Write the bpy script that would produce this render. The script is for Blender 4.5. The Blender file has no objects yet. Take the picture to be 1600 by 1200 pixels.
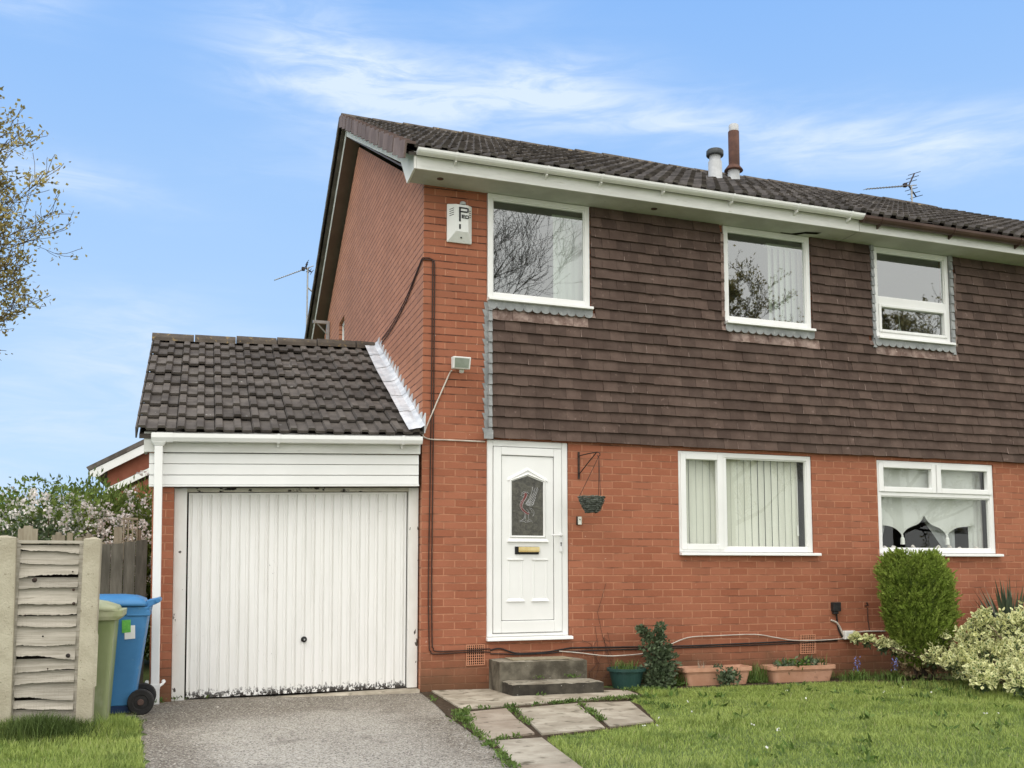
import bpy, math, random
import numpy as np
from mathutils import Vector, Matrix

random.seed(7)
RNG = np.random.default_rng(7)
SC = bpy.context.scene
COL = SC.collection

# ------------------------------------------------------------------ camera
cam_d = bpy.data.cameras.new('camera')
cam = bpy.data.objects.new('camera', cam_d)
COL.objects.link(cam)
YAW, PITCH, ROLL = -0.307803183, 0.0908219306, -0.000755532
fw = Vector((-math.sin(YAW)*math.cos(PITCH), math.cos(YAW)*math.cos(PITCH), math.sin(PITCH)))
rt = Vector((math.cos(YAW), math.sin(YAW), 0))
up = rt.cross(fw)
c_, s_ = math.cos(ROLL), math.sin(ROLL)
rt2 = rt*c_ + up*s_
up2 = up*c_ - rt*s_
CAM = Vector((-2.09995888, -9.59931910, 1.14607962))
cam.matrix_world = Matrix(((rt2.x, up2.x, -fw.x, CAM.x), (rt2.y, up2.y, -fw.y, CAM.y),
                           (rt2.z, up2.z, -fw.z, CAM.z), (0, 0, 0, 1)))
cam_d.sensor_width = 36.0
cam_d.lens = 1565.1143/1600*36
cam_d.shift_x = -3.49/1600
cam_d.shift_y = 153.2/1600
cam_d.clip_start = 0.05
cam_d.clip_end = 3000
SC.camera = cam

# ------------------------------------------------------------------ exposure
SC.view_settings.view_transform = 'Standard'
SC.view_settings.look = 'None'
SC.view_settings.exposure = 0.20
SC.view_settings.gamma = 1.0

# ------------------------------------------------------------------ world
SUN_EL, SUN_ROT = math.radians(54), math.radians(232)
world = bpy.data.worlds.new('World')
SC.world = world
world.use_nodes = True


class NT:
    """tiny helper around a node tree"""
    def __init__(self, tree):
        self.t = tree
        self.n = tree.nodes
        self.l = tree.links

    def node(self, kind, **kw):
        nd = self.n.new(kind)
        for k, v in kw.items():
            if k == 'ins':
                for kk, vv in v.items():
                    self.set(nd, kk, vv)
            else:
                setattr(nd, k, v)
        return nd

    def set(self, nd, key, v):
        s = nd.inputs[key]
        if isinstance(v, bpy.types.NodeSocket):
            self.l.new(v, s)
        else:
            if isinstance(v, tuple) and len(v) == 3 and s.type == 'RGBA':
                v = (*v, 1)
            s.default_value = v

    def math(self, op, a, b=0.0, c=0.0, clamp=False):
        nd = self.node('ShaderNodeMath', operation=op, use_clamp=clamp)
        self.set(nd, 0, a)
        self.set(nd, 1, b)
        self.set(nd, 2, c)
        return nd.outputs[0]

    def mix(self, f, a, b, blend='MIX'):
        nd = self.node('ShaderNodeMix', data_type='RGBA', blend_type=blend)
        self.set(nd, 0, f)
        for i, v in ((6, a), (7, b)):
            s = nd.inputs[i]
            if isinstance(v, bpy.types.NodeSocket):
                self.l.new(v, s)
            else:
                s.default_value = (*v, 1) if len(v) == 3 else v
        return nd.outputs[2]

    def ramp(self, f, a, b, lo=0.0, hi=1.0):
        nd = self.node('ShaderNodeMapRange', interpolation_type='SMOOTHSTEP')
        self.set(nd, 0, f)
        self.set(nd, 1, a)
        self.set(nd, 2, b)
        self.set(nd, 3, lo)
        self.set(nd, 4, hi)
        return nd.outputs[0]

    def noise(self, vec, scale, detail=4, rough=0.55, dist=0.0):
        nd = self.node('ShaderNodeTexNoise')
        if vec is not None:
            self.l.new(vec, nd.inputs['Vector'])
        nd.inputs['Scale'].default_value = scale
        nd.inputs['Detail'].default_value = detail
        nd.inputs['Roughness'].default_value = rough
        nd.inputs['Distortion'].default_value = dist
        return nd.outputs[0]

    def mapping(self, vec, loc=(0, 0, 0), scale=(1, 1, 1), rot=(0, 0, 0)):
        nd = self.node('ShaderNodeMapping')
        self.l.new(vec, nd.inputs[0])
        nd.inputs[1].default_value = loc
        nd.inputs[2].default_value = rot
        nd.inputs[3].default_value = scale
        return nd.outputs[0]

    def xyz(self, vec):
        nd = self.node('ShaderNodeSeparateXYZ')
        self.l.new(vec, nd.inputs[0])
        return nd.outputs

    def comb(self, x, y, z=0.0):
        nd = self.node('ShaderNodeCombineXYZ')
        self.set(nd, 0, x)
        self.set(nd, 1, y)
        self.set(nd, 2, z)
        return nd.outputs[0]


def build_world():
    w = NT(world.node_tree)
    w.n.clear()
    out = w.node('ShaderNodeOutputWorld')
    bg = w.node('ShaderNodeBackground')
    bg.inputs[1].default_value = 0.1
    w.l.new(bg.outputs[0], out.inputs[0])
    sky = w.node('ShaderNodeTexSky', sky_type='NISHITA')
    sky.sun_disc = False
    sky.sun_elevation = SUN_EL
    sky.sun_rotation = SUN_ROT
    sky.air_density = 1.0
    sky.dust_density = 0.6
    sky.ozone_density = 2.0
    tc = w.node('ShaderNodeTexCoord')
    d = tc.outputs['Generated']
    x, y, z = w.xyz(d)
    az = w.math('ARCTAN2', x, y)          # 0 = +Y, positive towards +X
    el = w.math('ARCSINE', z)
    # blue sky, deepening with height
    grad = w.ramp(el, -0.05, 0.80)
    tint = w.mix(grad, (4.95, 7.0, 9.4), (1.75, 4.05, 8.7))
    base = w.mix(0.92, sky.outputs[0], tint)
    # wispy clouds placed by azimuth and elevation (degrees)
    k = 180/math.pi
    azd, eld = w.math('MULTIPLY', az, k), w.math('MULTIPLY', el, k)
    v = w.comb(w.math('MULTIPLY', azd, 0.036), w.math('MULTIPLY', eld, 0.15), 0.3)
    wob = w.noise(v, 1.6, 5, 0.6, 0.6)
    fine = w.noise(w.comb(w.math('MULTIPLY', azd, 0.05), w.math('MULTIPLY', eld, 0.26), 0.7), 3.0, 7, 0.62, 0.7)
    eldw = w.math('ADD', eld, w.math('MULTIPLY', w.math('SUBTRACT', wob, 0.5), 4.5))
    total = None
    for (a, e, sa, se, g, tilt) in CLOUDS:
        da = w.math('SUBTRACT', azd, a)
        de = w.math('SUBTRACT', w.math('SUBTRACT', eldw, e), w.math('MULTIPLY', da, tilt))
        q = w.math('ADD', w.math('POWER', w.math('ABSOLUTE', w.math('DIVIDE', da, sa)), 2),
                   w.math('POWER', w.math('ABSOLUTE', w.math('DIVIDE', de, se)), 2))
        gz = w.math('MULTIPLY', w.math('EXPONENT', w.math('MULTIPLY', q, -1)), g)
        total = gz if total is None else w.math('ADD', total, gz)
    tex = w.ramp(fine, 0.28, 0.74, 0.25, 1.2)
    cl = w.math('MULTIPLY', total, tex, clamp=True)
    front = w.mix(cl, base, (6.3, 7.5, 9.35))
    # the half of the sky behind the camera is overcast
    vb = w.mapping(d, scale=(2.2, 2.2, 5.0))
    nb = w.noise(vb, 0.8, 2, 0.5, 0.2)
    over = w.mix(nb, (14.0, 14.1, 14.2), (17.8, 17.5, 17.0))
    fac = w.ramp(y, 0.52, -0.12)
    col = w.mix(fac, front, over)
    w.l.new(col, bg.inputs[0])


# (azimuth, elevation, half width, half height, strength, tilt) in degrees
CLOUDS = [
    (6.5, 27.4, 5.5, 2.0, .95, -.12), (13.0, 26.2, 7.5, 1.9, .85, .06), (19.5, 26.4, 5.0, 1.7, .75, .05),
    (25.0, 24.6, 6.0, 1.3, .62, -.12), (33.5, 23.4, 7.5, 1.4, .62, -.10), (42.0, 22.2, 5.5, 1.5, .75, -.12),
    (-11.0, 28.6, 4.0, 1.0, .55, 0.), (-8.0, 20.6, 6.0, 1.1, .62, -.10), (-2.0, 11.8, 6.5, 2.4, .85, -.1),
    (-8.5, 8.0, 8.0, 2.2, .6, 0.), (8.0, 22.5, 6.5, 1.2, .28, 0.), (24.0, 20.5, 9.0, 1.2, .35, -.06),
    (16.0, 30.4, 5.0, .8, .18, .05), (4.0, 30.6, 4.0, .7, .30, -.1), (-14, 5.0, 9, 1.5, .4, 0),
]
build_world()

# ------------------------------------------------------------------ sun
sun_d = bpy.data.lights.new('sun', 'SUN')
sun_d.energy = 0.9
sun_d.angle = math.radians(35)
sun_d.color = (1.0, 0.955, 0.89)
sun = bpy.data.objects.new('sun', sun_d)
COL.objects.link(sun)
sdir = Vector((math.sin(SUN_ROT)*math.cos(SUN_EL), math.cos(SUN_ROT)*math.cos(SUN_EL), math.sin(SUN_EL)))
sun.rotation_euler = (-sdir).to_track_quat('-Z', 'Y').to_euler()
sun.location = sdir*30


# ------------------------------------------------------------------ materials
def new_mat(name):
    m = bpy.data.materials.new(name)
    m.use_nodes = True
    t = NT(m.node_tree)
    t.n.clear()
    out = t.node('ShaderNodeOutputMaterial')
    bs = t.node('ShaderNodeBsdfPrincipled')
    t.l.new(bs.outputs[0], out.inputs[0])
    return m, t, bs, out


def bump(t, bs, h, strength=0.4, dist=0.01):
    b = t.node('ShaderNodeBump')
    b.inputs['Strength'].default_value = strength
    b.inputs['Distance'].default_value = dist
    t.l.new(h, b.inputs['Height'])
    t.l.new(b.outputs[0], bs.inputs['Normal'])


def mat(name, c, c2=None, scale=6.0, rough=0.6, spec=0.3, bmp=0.0, bscale=60.0, island=0.0, metal=0.0,
        stretch=(1, 1, 1), lo=0.35, hi=0.7, c3=None, scale3=30.0, lo3=.6, hi3=.7, sheen=0.0, trans=0.0):
    m, t, bs, out = new_mat(name)
    tc = t.node('ShaderNodeTexCoord')
    v = t.mapping(tc.outputs['Object'], scale=stretch)
    col = (*c, 1)
    if c2 is not None:
        f = t.ramp(t.noise(v, scale, 5, 0.6), lo, hi)
        col = t.mix(f, c, c2)
    if c3 is not None:
        f3 = t.ramp(t.noise(v, scale3, 4, 0.6), lo3, hi3)
        col = t.mix(f3, col, c3)
    if island:
        g = t.node('ShaderNodeNewGeometry')
        hv = t.node('ShaderNodeHueSaturation')
        val = t.math('MULTIPLY_ADD', g.outputs['Random Per Island'], 2*island, 1-island)
        t.l.new(val, hv.inputs['Value'])
        t.set(hv, 'Color', col)
        col = hv.outputs[0]
    t.set(bs, 'Base Color', col)
    bs.inputs['Roughness'].default_value = rough
    bs.inputs['Metallic'].default_value = metal
    bs.inputs['Specular IOR Level'].default_value = spec
    if bmp:
        bump(t, bs, t.noise(v, bscale, 5, 0.6), bmp, 0.01)
    if trans:
        tl = t.node('ShaderNodeBsdfTranslucent')
        t.set(tl, 0, col)
        mx = t.node('ShaderNodeMixShader')
        mx.inputs[0].default_value = trans
        t.l.new(bs.outputs[0], mx.inputs[1])
        t.l.new(tl.outputs[0], mx.inputs[2])
        t.l.new(mx.outputs[0], out.inputs[0])
    return m


def brick_mat(name, axis, c1, c2, mort_light, mort_dark, voff=0.0, uoff=0.0, dirt=True):
    """axis 0: bricks laid along x, axis 1: along y; courses up z"""
    m, t, bs, out = new_mat(name)
    tc = t.node('ShaderNodeTexCoord')
    p = tc.outputs['Object']
    x, y, z = t.xyz(p)
    wob = t.math('MULTIPLY', t.math('SUBTRACT', t.noise(p, 3.0, 2), 0.5), 0.008)
    u = t.math('ADD', (x, y)[axis], uoff)
    vv = t.math('ADD', t.math('ADD', z, voff), wob)
    vec = t.comb(u, vv)
    br = t.node('ShaderNodeTexBrick')
    br.offset = 0.5
    t.l.new(vec, br.inputs['Vector'])
    br.inputs['Color1'].default_value = (0, 0, 0, 1)
    br.inputs['Color2'].default_value = (1, 1, 1, 1)
    br.inputs['Mortar'].default_value = (0.5, 0.5, 0.5, 1)
    br.inputs['Scale'].default_value = 1.0
    br.inputs['Mortar Size'].default_value = 0.0068
    br.inputs['Mortar Smooth'].default_value = 0.25
    br.inputs['Bias'].default_value = 0.0
    br.inputs['Brick Width'].default_value = 0.225
    br.inputs['Row Height'].default_value = 0.075
    pb = t.node('ShaderNodeSeparateColor')
    t.l.new(br.outputs[0], pb.inputs[0])
    per = pb.outputs[0]
    col = t.mix(per, c1, c2)
    big = t.ramp(t.noise(p, 0.9, 4, 0.6), 0.3, 0.72)
    col = t.mix(t.math('MULTIPLY', big, 0.42), col, tuple(k*0.68 for k in c1))
    fine = t.noise(p, 45, 4, 0.7)
    col = t.mix(t.math('MULTIPLY', t.ramp(fine, 0.5, 0.8), 0.35), col, tuple(min(1, k*1.3) for k in c2))
    # an odd brick here and there is darker
    col = t.mix(t.math('MULTIPLY', t.ramp(per, 0.86, 0.95), 0.35), col, tuple(k*0.55 for k in c1))
    # mortar: patchy light and dark; dark bed joints are painted shadow lines
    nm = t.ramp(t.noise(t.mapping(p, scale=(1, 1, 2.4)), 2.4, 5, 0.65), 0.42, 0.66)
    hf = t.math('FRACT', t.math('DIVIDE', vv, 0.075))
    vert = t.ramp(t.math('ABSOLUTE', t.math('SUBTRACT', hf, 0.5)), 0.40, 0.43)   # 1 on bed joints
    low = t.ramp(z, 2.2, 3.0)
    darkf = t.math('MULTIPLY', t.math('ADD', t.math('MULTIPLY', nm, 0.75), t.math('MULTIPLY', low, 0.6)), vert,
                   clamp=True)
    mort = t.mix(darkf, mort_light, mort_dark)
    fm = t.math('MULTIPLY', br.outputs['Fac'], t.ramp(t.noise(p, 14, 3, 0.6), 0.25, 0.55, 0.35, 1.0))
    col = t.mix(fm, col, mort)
    # pale paint flecks
    fl = t.ramp(t.noise(p, 26, 2, 0.4), 0.745, 0.77)
    col = t.mix(t.math('MULTIPLY', fl, 0.6), col, (0.62, 0.42, 0.32))
    if dirt:
        h = t.math('ADD', z, t.math('MULTIPLY', t.math('SUBTRACT', t.noise(p, 2.5, 5, 0.65), 0.5), 0.55))
        df = t.ramp(h, 0.52, 0.02)
        col = t.mix(t.math('MULTIPLY', df, 0.78), col, (0.105, 0.062, 0.033))
    t.set(bs, 'Base Color', col)
    bs.inputs['Roughness'].default_value = 0.78
    bs.inputs['Specular IOR Level'].default_value = 0.25
    hgt = t.math('SUBTRACT', t.math('MULTIPLY', fine, 0.25), br.outputs['Fac'])
    bump(t, bs, hgt, 0.8, 0.006)
    return m


M = {}
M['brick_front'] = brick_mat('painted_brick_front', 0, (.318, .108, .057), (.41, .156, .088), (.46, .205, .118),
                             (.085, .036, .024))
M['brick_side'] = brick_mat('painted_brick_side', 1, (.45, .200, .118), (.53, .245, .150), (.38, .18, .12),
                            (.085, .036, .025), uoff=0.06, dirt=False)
M['brick_far'] = mat('far_brick', (.30, .10, .06), (.36, .13, .08), 3, .85)
M['upvc'] = mat('white_upvc', (.80, .80, .775), (.86, .86, .84), 1.2, .32, .45)
M['upvc_old'] = mat('weathered_white_board', (.66, .66, .625), (.78, .78, .75), 2.0, .5, .3, stretch=(1, 1, 6),
                    c3=(.50, .49, .43), scale3=7, lo3=.60, hi3=.8)
M['barge_white'] = mat('white_bargeboard', (.80, .79, .755), (.85, .84, .81), 2.0, .75, .1)
M['soffit'] = mat('soffit_board', (.46, .46, .42), (.58, .58, .54), 2.5, .6, .2, c3=(.25, .24, .2), scale3=16, lo3=.66,
                  hi3=.8)
M['brown_upvc'] = mat('brown_plastic', (.075, .042, .034), (.105, .062, .05), 3, .45, .4)
M['brown_soffit'] = mat('brown_soffit', (.17, .125, .108), (.20, .15, .13), 3, .6, .2)
M['roof_tile'] = mat('weathered_roof_tile', (.085, .075, .067), (.15, .133, .118), 4.0, .9, .15, .35, 90, island=.28,
                     c3=(.52, .50, .46), scale3=13, lo3=.715, hi3=.735)
M['garage_tile'] = mat('mossy_roof_tile', (.090, .078, .068), (.15, .132, .115), 5.0, .9, .15, .35, 90, island=.22,
                       c3=(.44, .43, .39), scale3=15, lo3=.705, hi3=.725)
M['ridge_tile'] = mat('ridge_tile', (.085, .072, .060), (.135, .115, .095), 7, .9, .15, .3, 60, island=.2,
                      c3=(.27, .20, .10), scale3=18, lo3=.58, hi3=.68)
M['verge_tile'] = mat('verge_tile', (.17, .125, .115), (.235, .18, .165), 4, .85, .15, .2, 60, island=.15)
M['hung_tile'] = mat('brown_hung_tile', (.082, .054, .043), (.114, .078, .063), 6, .82, .2, .25, 90, island=.2,
                     c3=(.19, .135, .115), scale3=17, lo3=.62, hi3=.78)
M['lead'] = mat('weathered_lead', (.24, .25, .25), (.36, .37, .37), 8, .7, .3, .3, 30, c3=(.55, .55, .53), scale3=20,
                lo3=.6, hi3=.75)
M['white_flashing'] = mat('painted_lead', (.52, .54, .56), (.74, .75, .76), 9, .55, .3, .5, 22)
M['black'] = mat('black_rubber', (.016, .015, .015), (.03, .028, .027), 20, .6, .3)
M['cable_brown'] = mat('brown_cable', (.045, .022, .016), (.07, .036, .026), 20, .6, .3)
M['cable_white'] = mat('white_cable', (.46, .39, .33), (.60, .55, .48), 9, .55, .3)
M['iron'] = mat('black_iron', (.02, .016, .014), (.06, .03, .02), 30, .6, .3)
M['brass'] = mat('brass', (.62, .47, .20), (.72, .60, .32), 9, .3, .5, metal=.85)
M['chrome'] = mat('white_handle', (.78, .78, .77), None, 1, .3, .5)
M['dark_room'] = mat('dark_room', (.26, .26, .25), (.32, .32, .31), 1, .9, .1)
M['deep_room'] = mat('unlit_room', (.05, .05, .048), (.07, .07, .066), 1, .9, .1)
M['blind'] = mat('blind_fabric', (.74, .74, .665), (.79, .79, .72), 2, .85, .1, island=.05)
M['net'] = mat('grey_net', (.60, .61, .59), (.68, .69, .67), 3, .9, .1)
M['curtain'] = mat('curtain_voile', (.52, .54, .55), (.62, .64, .65), 4, .9, .1)
M['concrete_post'] = mat('concrete_post', (.40, .36, .27), (.53, .49, .38), 5, .9, .15, .6, 70, c3=(.24, .21, .15),
                         scale3=40, lo3=.63, hi3=.72)
M['old_wood'] = mat('silvered_timber', (.34, .31, .255), (.47, .43, .365), 3.2, .9, .1, .5, 22, island=.14,
                    stretch=(1.0, 8, 20), c3=(.17, .145, .11), scale3=4, lo3=.66, hi3=.76, lo=.35, hi=.65)
M['dark_wood'] = mat('dark_board', (.085, .076, .060), (.14, .125, .10), 3, .9, .1, .4, 30, island=.22,
                     stretch=(9, 9, 1.2))
M['pale_wood'] = mat('pale_board', (.27, .23, .17), (.37, .33, .25), 4, .9, .1, .4, 30, island=.15, stretch=(9, 9, 1.2))
M['bin_blue'] = mat('blue_plastic', (.045, .185, .40), (.060, .225, .46), 3, .45, .4, .08, 120, c3=(.12, .27, .44), scale3=11, lo3=.62, hi3=.8)
M['bin_blue_dark'] = mat('blue_dark_plastic', (.02, .045, .12), None, 3, .5, .3)
M['bin_green'] = mat('olive_green_plastic', (.185, .235, .085), (.29, .33, .17), 2.4, .5, .3, .1, 60,
                     stretch=(1, 1, .4), c3=(.42, .44, .31), scale3=6, lo3=.58, hi3=.78)
M['bin_lid'] = mat('faded_green_lid', (.33, .36, .19), (.46, .47, .30), 6, .55, .3, .1, 60)
M['paper_white'] = mat('white_sticker', (.78, .79, .78), None, 1, .5, .3)
M['paper_green'] = mat('green_sticker', (.12, .42, .07), (.17, .50, .10), 50, .5, .3)
M['terracotta'] = mat('terracotta_plastic', (.48, .25, .155), (.57, .32, .215), 6, .7, .25, .15, 50,
                      c3=(.30, .16, .10), scale3=9, lo3=.6, hi3=.75)
M['pot_green'] = mat('dark_green_plastic', (.022, .062, .052), (.035, .085, .075), 6, .45, .4)
M['soil'] = mat('soil', (.045, .032, .021), (.09, .066, .045), 25, .95, .1, .8, 60)
M['bark'] = mat('tree_bark', (.060, .047, .036), (.115, .092, .07), 9, .9, .1, .5, 40)
M['twig'] = mat('twig', (.10, .074, .046), (.16, .12, .078), 9, .9, .1)
M['wicker'] = mat('grey_wicker', (.055, .062, .05), (.17, .185, .16), 30, .85, .15, island=.35)
M['grey_vent'] = mat('grey_pipe', (.42, .43, .43), (.52, .53, .53), 9, .6, .3, .2, 60)
M['cap_grey'] = mat('dark_grey_cap', (.05, .055, .055), (.08, .085, .085), 9, .6, .3)
M['rust'] = mat('rusty_flue', (.075, .036, .025), (.12, .056, .038), 9, .75, .3, .2, 60)
M['aluminium'] = mat('dull_aluminium', (.34, .34, .33), (.42, .42, .40), 9, .45, .4, metal=.6)
M['alarm_white'] = mat('alarm_cover', (.74, .75, .72), (.78, .79, .77), 5, .45, .4)
M['ink'] = mat('black_ink', (.012, .012, .012), None, 1, .5, .3)
M['airbrick'] = mat('terracotta_airbrick', (.50, .22, .125), (.58, .28, .17), 20, .85, .2)
M['hole'] = mat('dark_hole', (.012, .010, .008), None, 1, .9, .1)
M['socket_white'] = mat('white_plastic_box', (.72, .72, .68), (.78, .78, .75), 9, .5, .3)
M['lamp_glass'] = mat('floodlight_glass', (.24, .27, .22), (.30, .33, .28), 12, .12, .6)
M['door_mat'] = mat('worn_doormat', (.27, .23, .155), (.35, .31, .22), 30, .95, .1, .5, 150)
M['silver'] = mat('leaded_outline', (.50, .50, .50), None, 1, .4, .5, metal=.3)
M['bird_red'] = mat('red_glass_paint', (.15, .025, .02), None, 1, .35, .4)

# leaves
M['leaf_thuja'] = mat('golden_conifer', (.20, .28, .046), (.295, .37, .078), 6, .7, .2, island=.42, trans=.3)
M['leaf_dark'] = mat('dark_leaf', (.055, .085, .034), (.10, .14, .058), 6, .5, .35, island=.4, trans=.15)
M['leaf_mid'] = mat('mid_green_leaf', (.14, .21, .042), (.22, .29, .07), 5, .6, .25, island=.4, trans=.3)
M['leaf_ivy'] = mat('grey_green_leaf', (.075, .11, .055), (.14, .18, .10), 14, .45, .4, island=.35, trans=.12)
M['leaf_bud'] = mat('spring_bud', (.36, .30, .10), (.48, .40, .16), 3, .7, .2, island=.4, trans=.35)
M['leaf_spiky'] = mat('yucca_blade', (.055, .085, .055), (.115, .145, .085), 4, .5, .35, island=.35)
M['blossom'] = mat('white_blossom', (.90, .84, .80), (.94, .92, .89), 9, .7, .2, island=.12, trans=.3)
M['bronze_leaf'] = mat('bronze_leaf', (.19, .13, .075), (.24, .20, .10), 9, .6, .2, island=.35, trans=.2)
M['bluebell'] = mat('bluebell', (.16, .18, .42), (.24, .26, .5), 9, .7, .2, island=.25, trans=.2)
M['weed'] = mat('weed_leaf', (.085, .15, .03), (.14, .20, .05), 7, .6, .25, island=.4, trans=.2)
M['daisy'] = mat('daisy_petal', (.75, .75, .70), None, 1, .6, .2)


def variegated():
    m, t, bs, out = new_mat('variegated_leaf')
    at = t.node('ShaderNodeAttribute', attribute_name='rim')
    g = t.node('ShaderNodeNewGeometry')
    r = g.outputs['Random Per Island']
    f = t.ramp(t.math('ADD', at.outputs['Fac'], t.math('MULTIPLY', t.math('SUBTRACT', r, .5), .5)), .25, .62)
    col = t.mix(f, (.10, .17, .035), (.70, .70, .36))
    hv = t.node('ShaderNodeHueSaturation')
    t.set(hv, 'Value', t.math('MULTIPLY_ADD', r, .4, .8))
    t.set(hv, 'Color', col)
    t.set(bs, 'Base Color', hv.outputs[0])
    bs.inputs['Roughness'].default_value = .5
    tl = t.node('ShaderNodeBsdfTranslucent')
    t.set(tl, 0, hv.outputs[0])
    mx = t.node('ShaderNodeMixShader')
    mx.inputs[0].default_value = .2
    t.l.new(bs.outputs[0], mx.inputs[1])
    t.l.new(tl.outputs[0], mx.inputs[2])
    t.l.new(mx.outputs[0], out.inputs[0])
    return m


M['leaf_variegated'] = variegated()


def glass_mat(name, tint, ior=2.4, rough=0.0, wave=True):
    m, t, bs, out = new_mat(name)
    t.n.remove(bs)
    tr = t.node('ShaderNodeBsdfTransparent')
    t.set(tr, 0, (*tint, 1))
    gl = t.node('ShaderNodeBsdfGlossy')
    gl.inputs['Roughness'].default_value = rough
    gl.inputs['Color'].default_value = (.94, .97, .96, 1)
    fr = t.node('ShaderNodeFresnel')
    fr.inputs[0].default_value = ior
    gm = t.node('ShaderNodeNewGeometry')
    fac = t.math('MULTIPLY', fr.outputs[0], t.math('SUBTRACT', 1.0, gm.outputs['Backfacing']))
    mx = t.node('ShaderNodeMixShader')
    t.l.new(fac, mx.inputs[0])
    t.l.new(tr.outputs[0], mx.inputs[1])
    t.l.new(gl.outputs[0], mx.inputs[2])
    t.l.new(mx.outputs[0], out.inputs[0])
    if wave:
        tc = t.node('ShaderNodeTexCoord')
        b = t.node('ShaderNodeBump')
        b.inputs['Strength'].default_value = .025
        b.inputs['Distance'].default_value = .01
        t.l.new(t.noise(tc.outputs['Object'], 2.2, 1), b.inputs['Height'])
        t.l.new(b.outputs[0], gl.inputs['Normal'])
    return m


M['glass'] = glass_mat('window_glass', (.80, .84, .82), 2.85, .012)
M['glass_low'] = glass_mat('ground_floor_glass', (.955, .965, .95), 1.5)


def door_glass():
    m, t, bs, out = new_mat('obscured_door_glass')
    tc = t.node('ShaderNodeTexCoord')
    p = tc.outputs['Object']
    n = t.noise(p, 26, 5, .65, .8)
    t.set(bs, 'Base Color', t.mix(t.ramp(n, .3, .75), (.030, .028, .020), (.105, .10, .075)))
    bs.inputs['Roughness'].default_value = .25
    bs.inputs['Specular IOR Level'].default_value = .6
    bump(t, bs, n, .5, .01)
    return m


M['door_glass'] = door_glass()


def ground_mat():
    m, t, bs, out = new_mat('turf_soil')
    tc = t.node('ShaderNodeTexCoord')
    p = tc.outputs['Object']
    a = t.noise(p, 1.3, 5, .6)
    b = t.noise(p, 30, 5, .7)
    col = t.mix(t.ramp(a, .35, .7), (.09, .14, .028), (.13, .19, .04))
    col = t.mix(t.ramp(b, .45, .7), col, (.05, .055, .02))
    t.set(bs, 'Base Color', col)
    bs.inputs['Roughness'].default_value = .95
    bump(t, bs, b, .6, .03)
    return m


M['ground'] = ground_mat()


def drive_mat():
    m, t, bs, out = new_mat('worn_driveway')
    tc = t.node('ShaderNodeTexCoord')
    p = tc.outputs['Object']
    x, y, z = t.xyz(p)
    big = t.noise(p, .75, 4, .6, .5)
    # tyre-worn pale patches, darker towards the garage and the left edge
    col = t.mix(t.ramp(big, .36, .66), (.205, .172, .132), (.40, .36, .295))
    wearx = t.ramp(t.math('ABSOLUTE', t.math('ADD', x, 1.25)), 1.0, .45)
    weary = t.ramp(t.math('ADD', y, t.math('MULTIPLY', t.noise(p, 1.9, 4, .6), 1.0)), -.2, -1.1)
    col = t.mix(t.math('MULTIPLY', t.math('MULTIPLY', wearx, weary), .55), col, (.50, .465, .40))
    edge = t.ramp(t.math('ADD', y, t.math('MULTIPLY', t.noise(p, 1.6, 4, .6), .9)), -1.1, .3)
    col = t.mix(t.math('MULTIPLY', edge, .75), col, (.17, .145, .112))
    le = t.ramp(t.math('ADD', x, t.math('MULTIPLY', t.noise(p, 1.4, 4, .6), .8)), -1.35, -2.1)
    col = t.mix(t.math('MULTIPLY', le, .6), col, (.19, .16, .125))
    vor = t.node('ShaderNodeTexVoronoi')
    t.l.new(p, vor.inputs['Vector'])
    vor.inputs['Scale'].default_value = 105
    sp = t.node('ShaderNodeSeparateColor')
    t.l.new(vor.outputs['Color'], sp.inputs[0])
    stone = sp.outputs[0]
    col = t.mix(t.math('MULTIPLY', t.ramp(stone, .74, .84), .7), col, (.045, .038, .030))
    col = t.mix(t.math('MULTIPLY', t.ramp(stone, .26, .12), .6), col, (.64, .60, .52))
    st_ = t.ramp(t.noise(t.mapping(p, loc=(3, 1, 0)), 2.6, 5, .65, .6), .58, .70)
    col = t.mix(t.math('MULTIPLY', st_, .45), col, (.12, .10, .078))
    f = t.noise(p, 170, 3, .7)
    col = t.mix(t.math('MULTIPLY', t.ramp(f, .54, .70), .4), col, (.09, .078, .062))
    t.set(bs, 'Base Color', col)
    bs.inputs['Roughness'].default_value = .9
    bump(t, bs, t.math('ADD', vor.outputs['Distance'], t.math('MULTIPLY', f, .6)), .7, .012)
    return m


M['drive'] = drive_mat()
M['slab'] = mat('paving_concrete', (.30, .26, .20), (.48, .43, .345), 3.2, .9, .15, .5, 60, c3=(.14, .12, .085), scale3=7,
                lo3=.54, hi3=.70)
M['slab_brown'] = mat('brown_paving', (.29, .235, .18), (.40, .34, .27), 4, .9, .15, .6, 35, c3=(.10, .085, .06),
                      scale3=9, lo3=.60, hi3=.72)
M['step_top'] = mat('step_concrete', (.19, .165, .125), (.36, .33, .265), 5, .92, .15, .6, 45, c3=(.06, .055, .04),
                    scale3=12, lo3=.56, hi3=.70)
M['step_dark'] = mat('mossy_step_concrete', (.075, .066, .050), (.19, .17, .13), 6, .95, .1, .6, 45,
                     c3=(.42, .41, .37), scale3=40, lo3=.70, hi3=.73)


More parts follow.
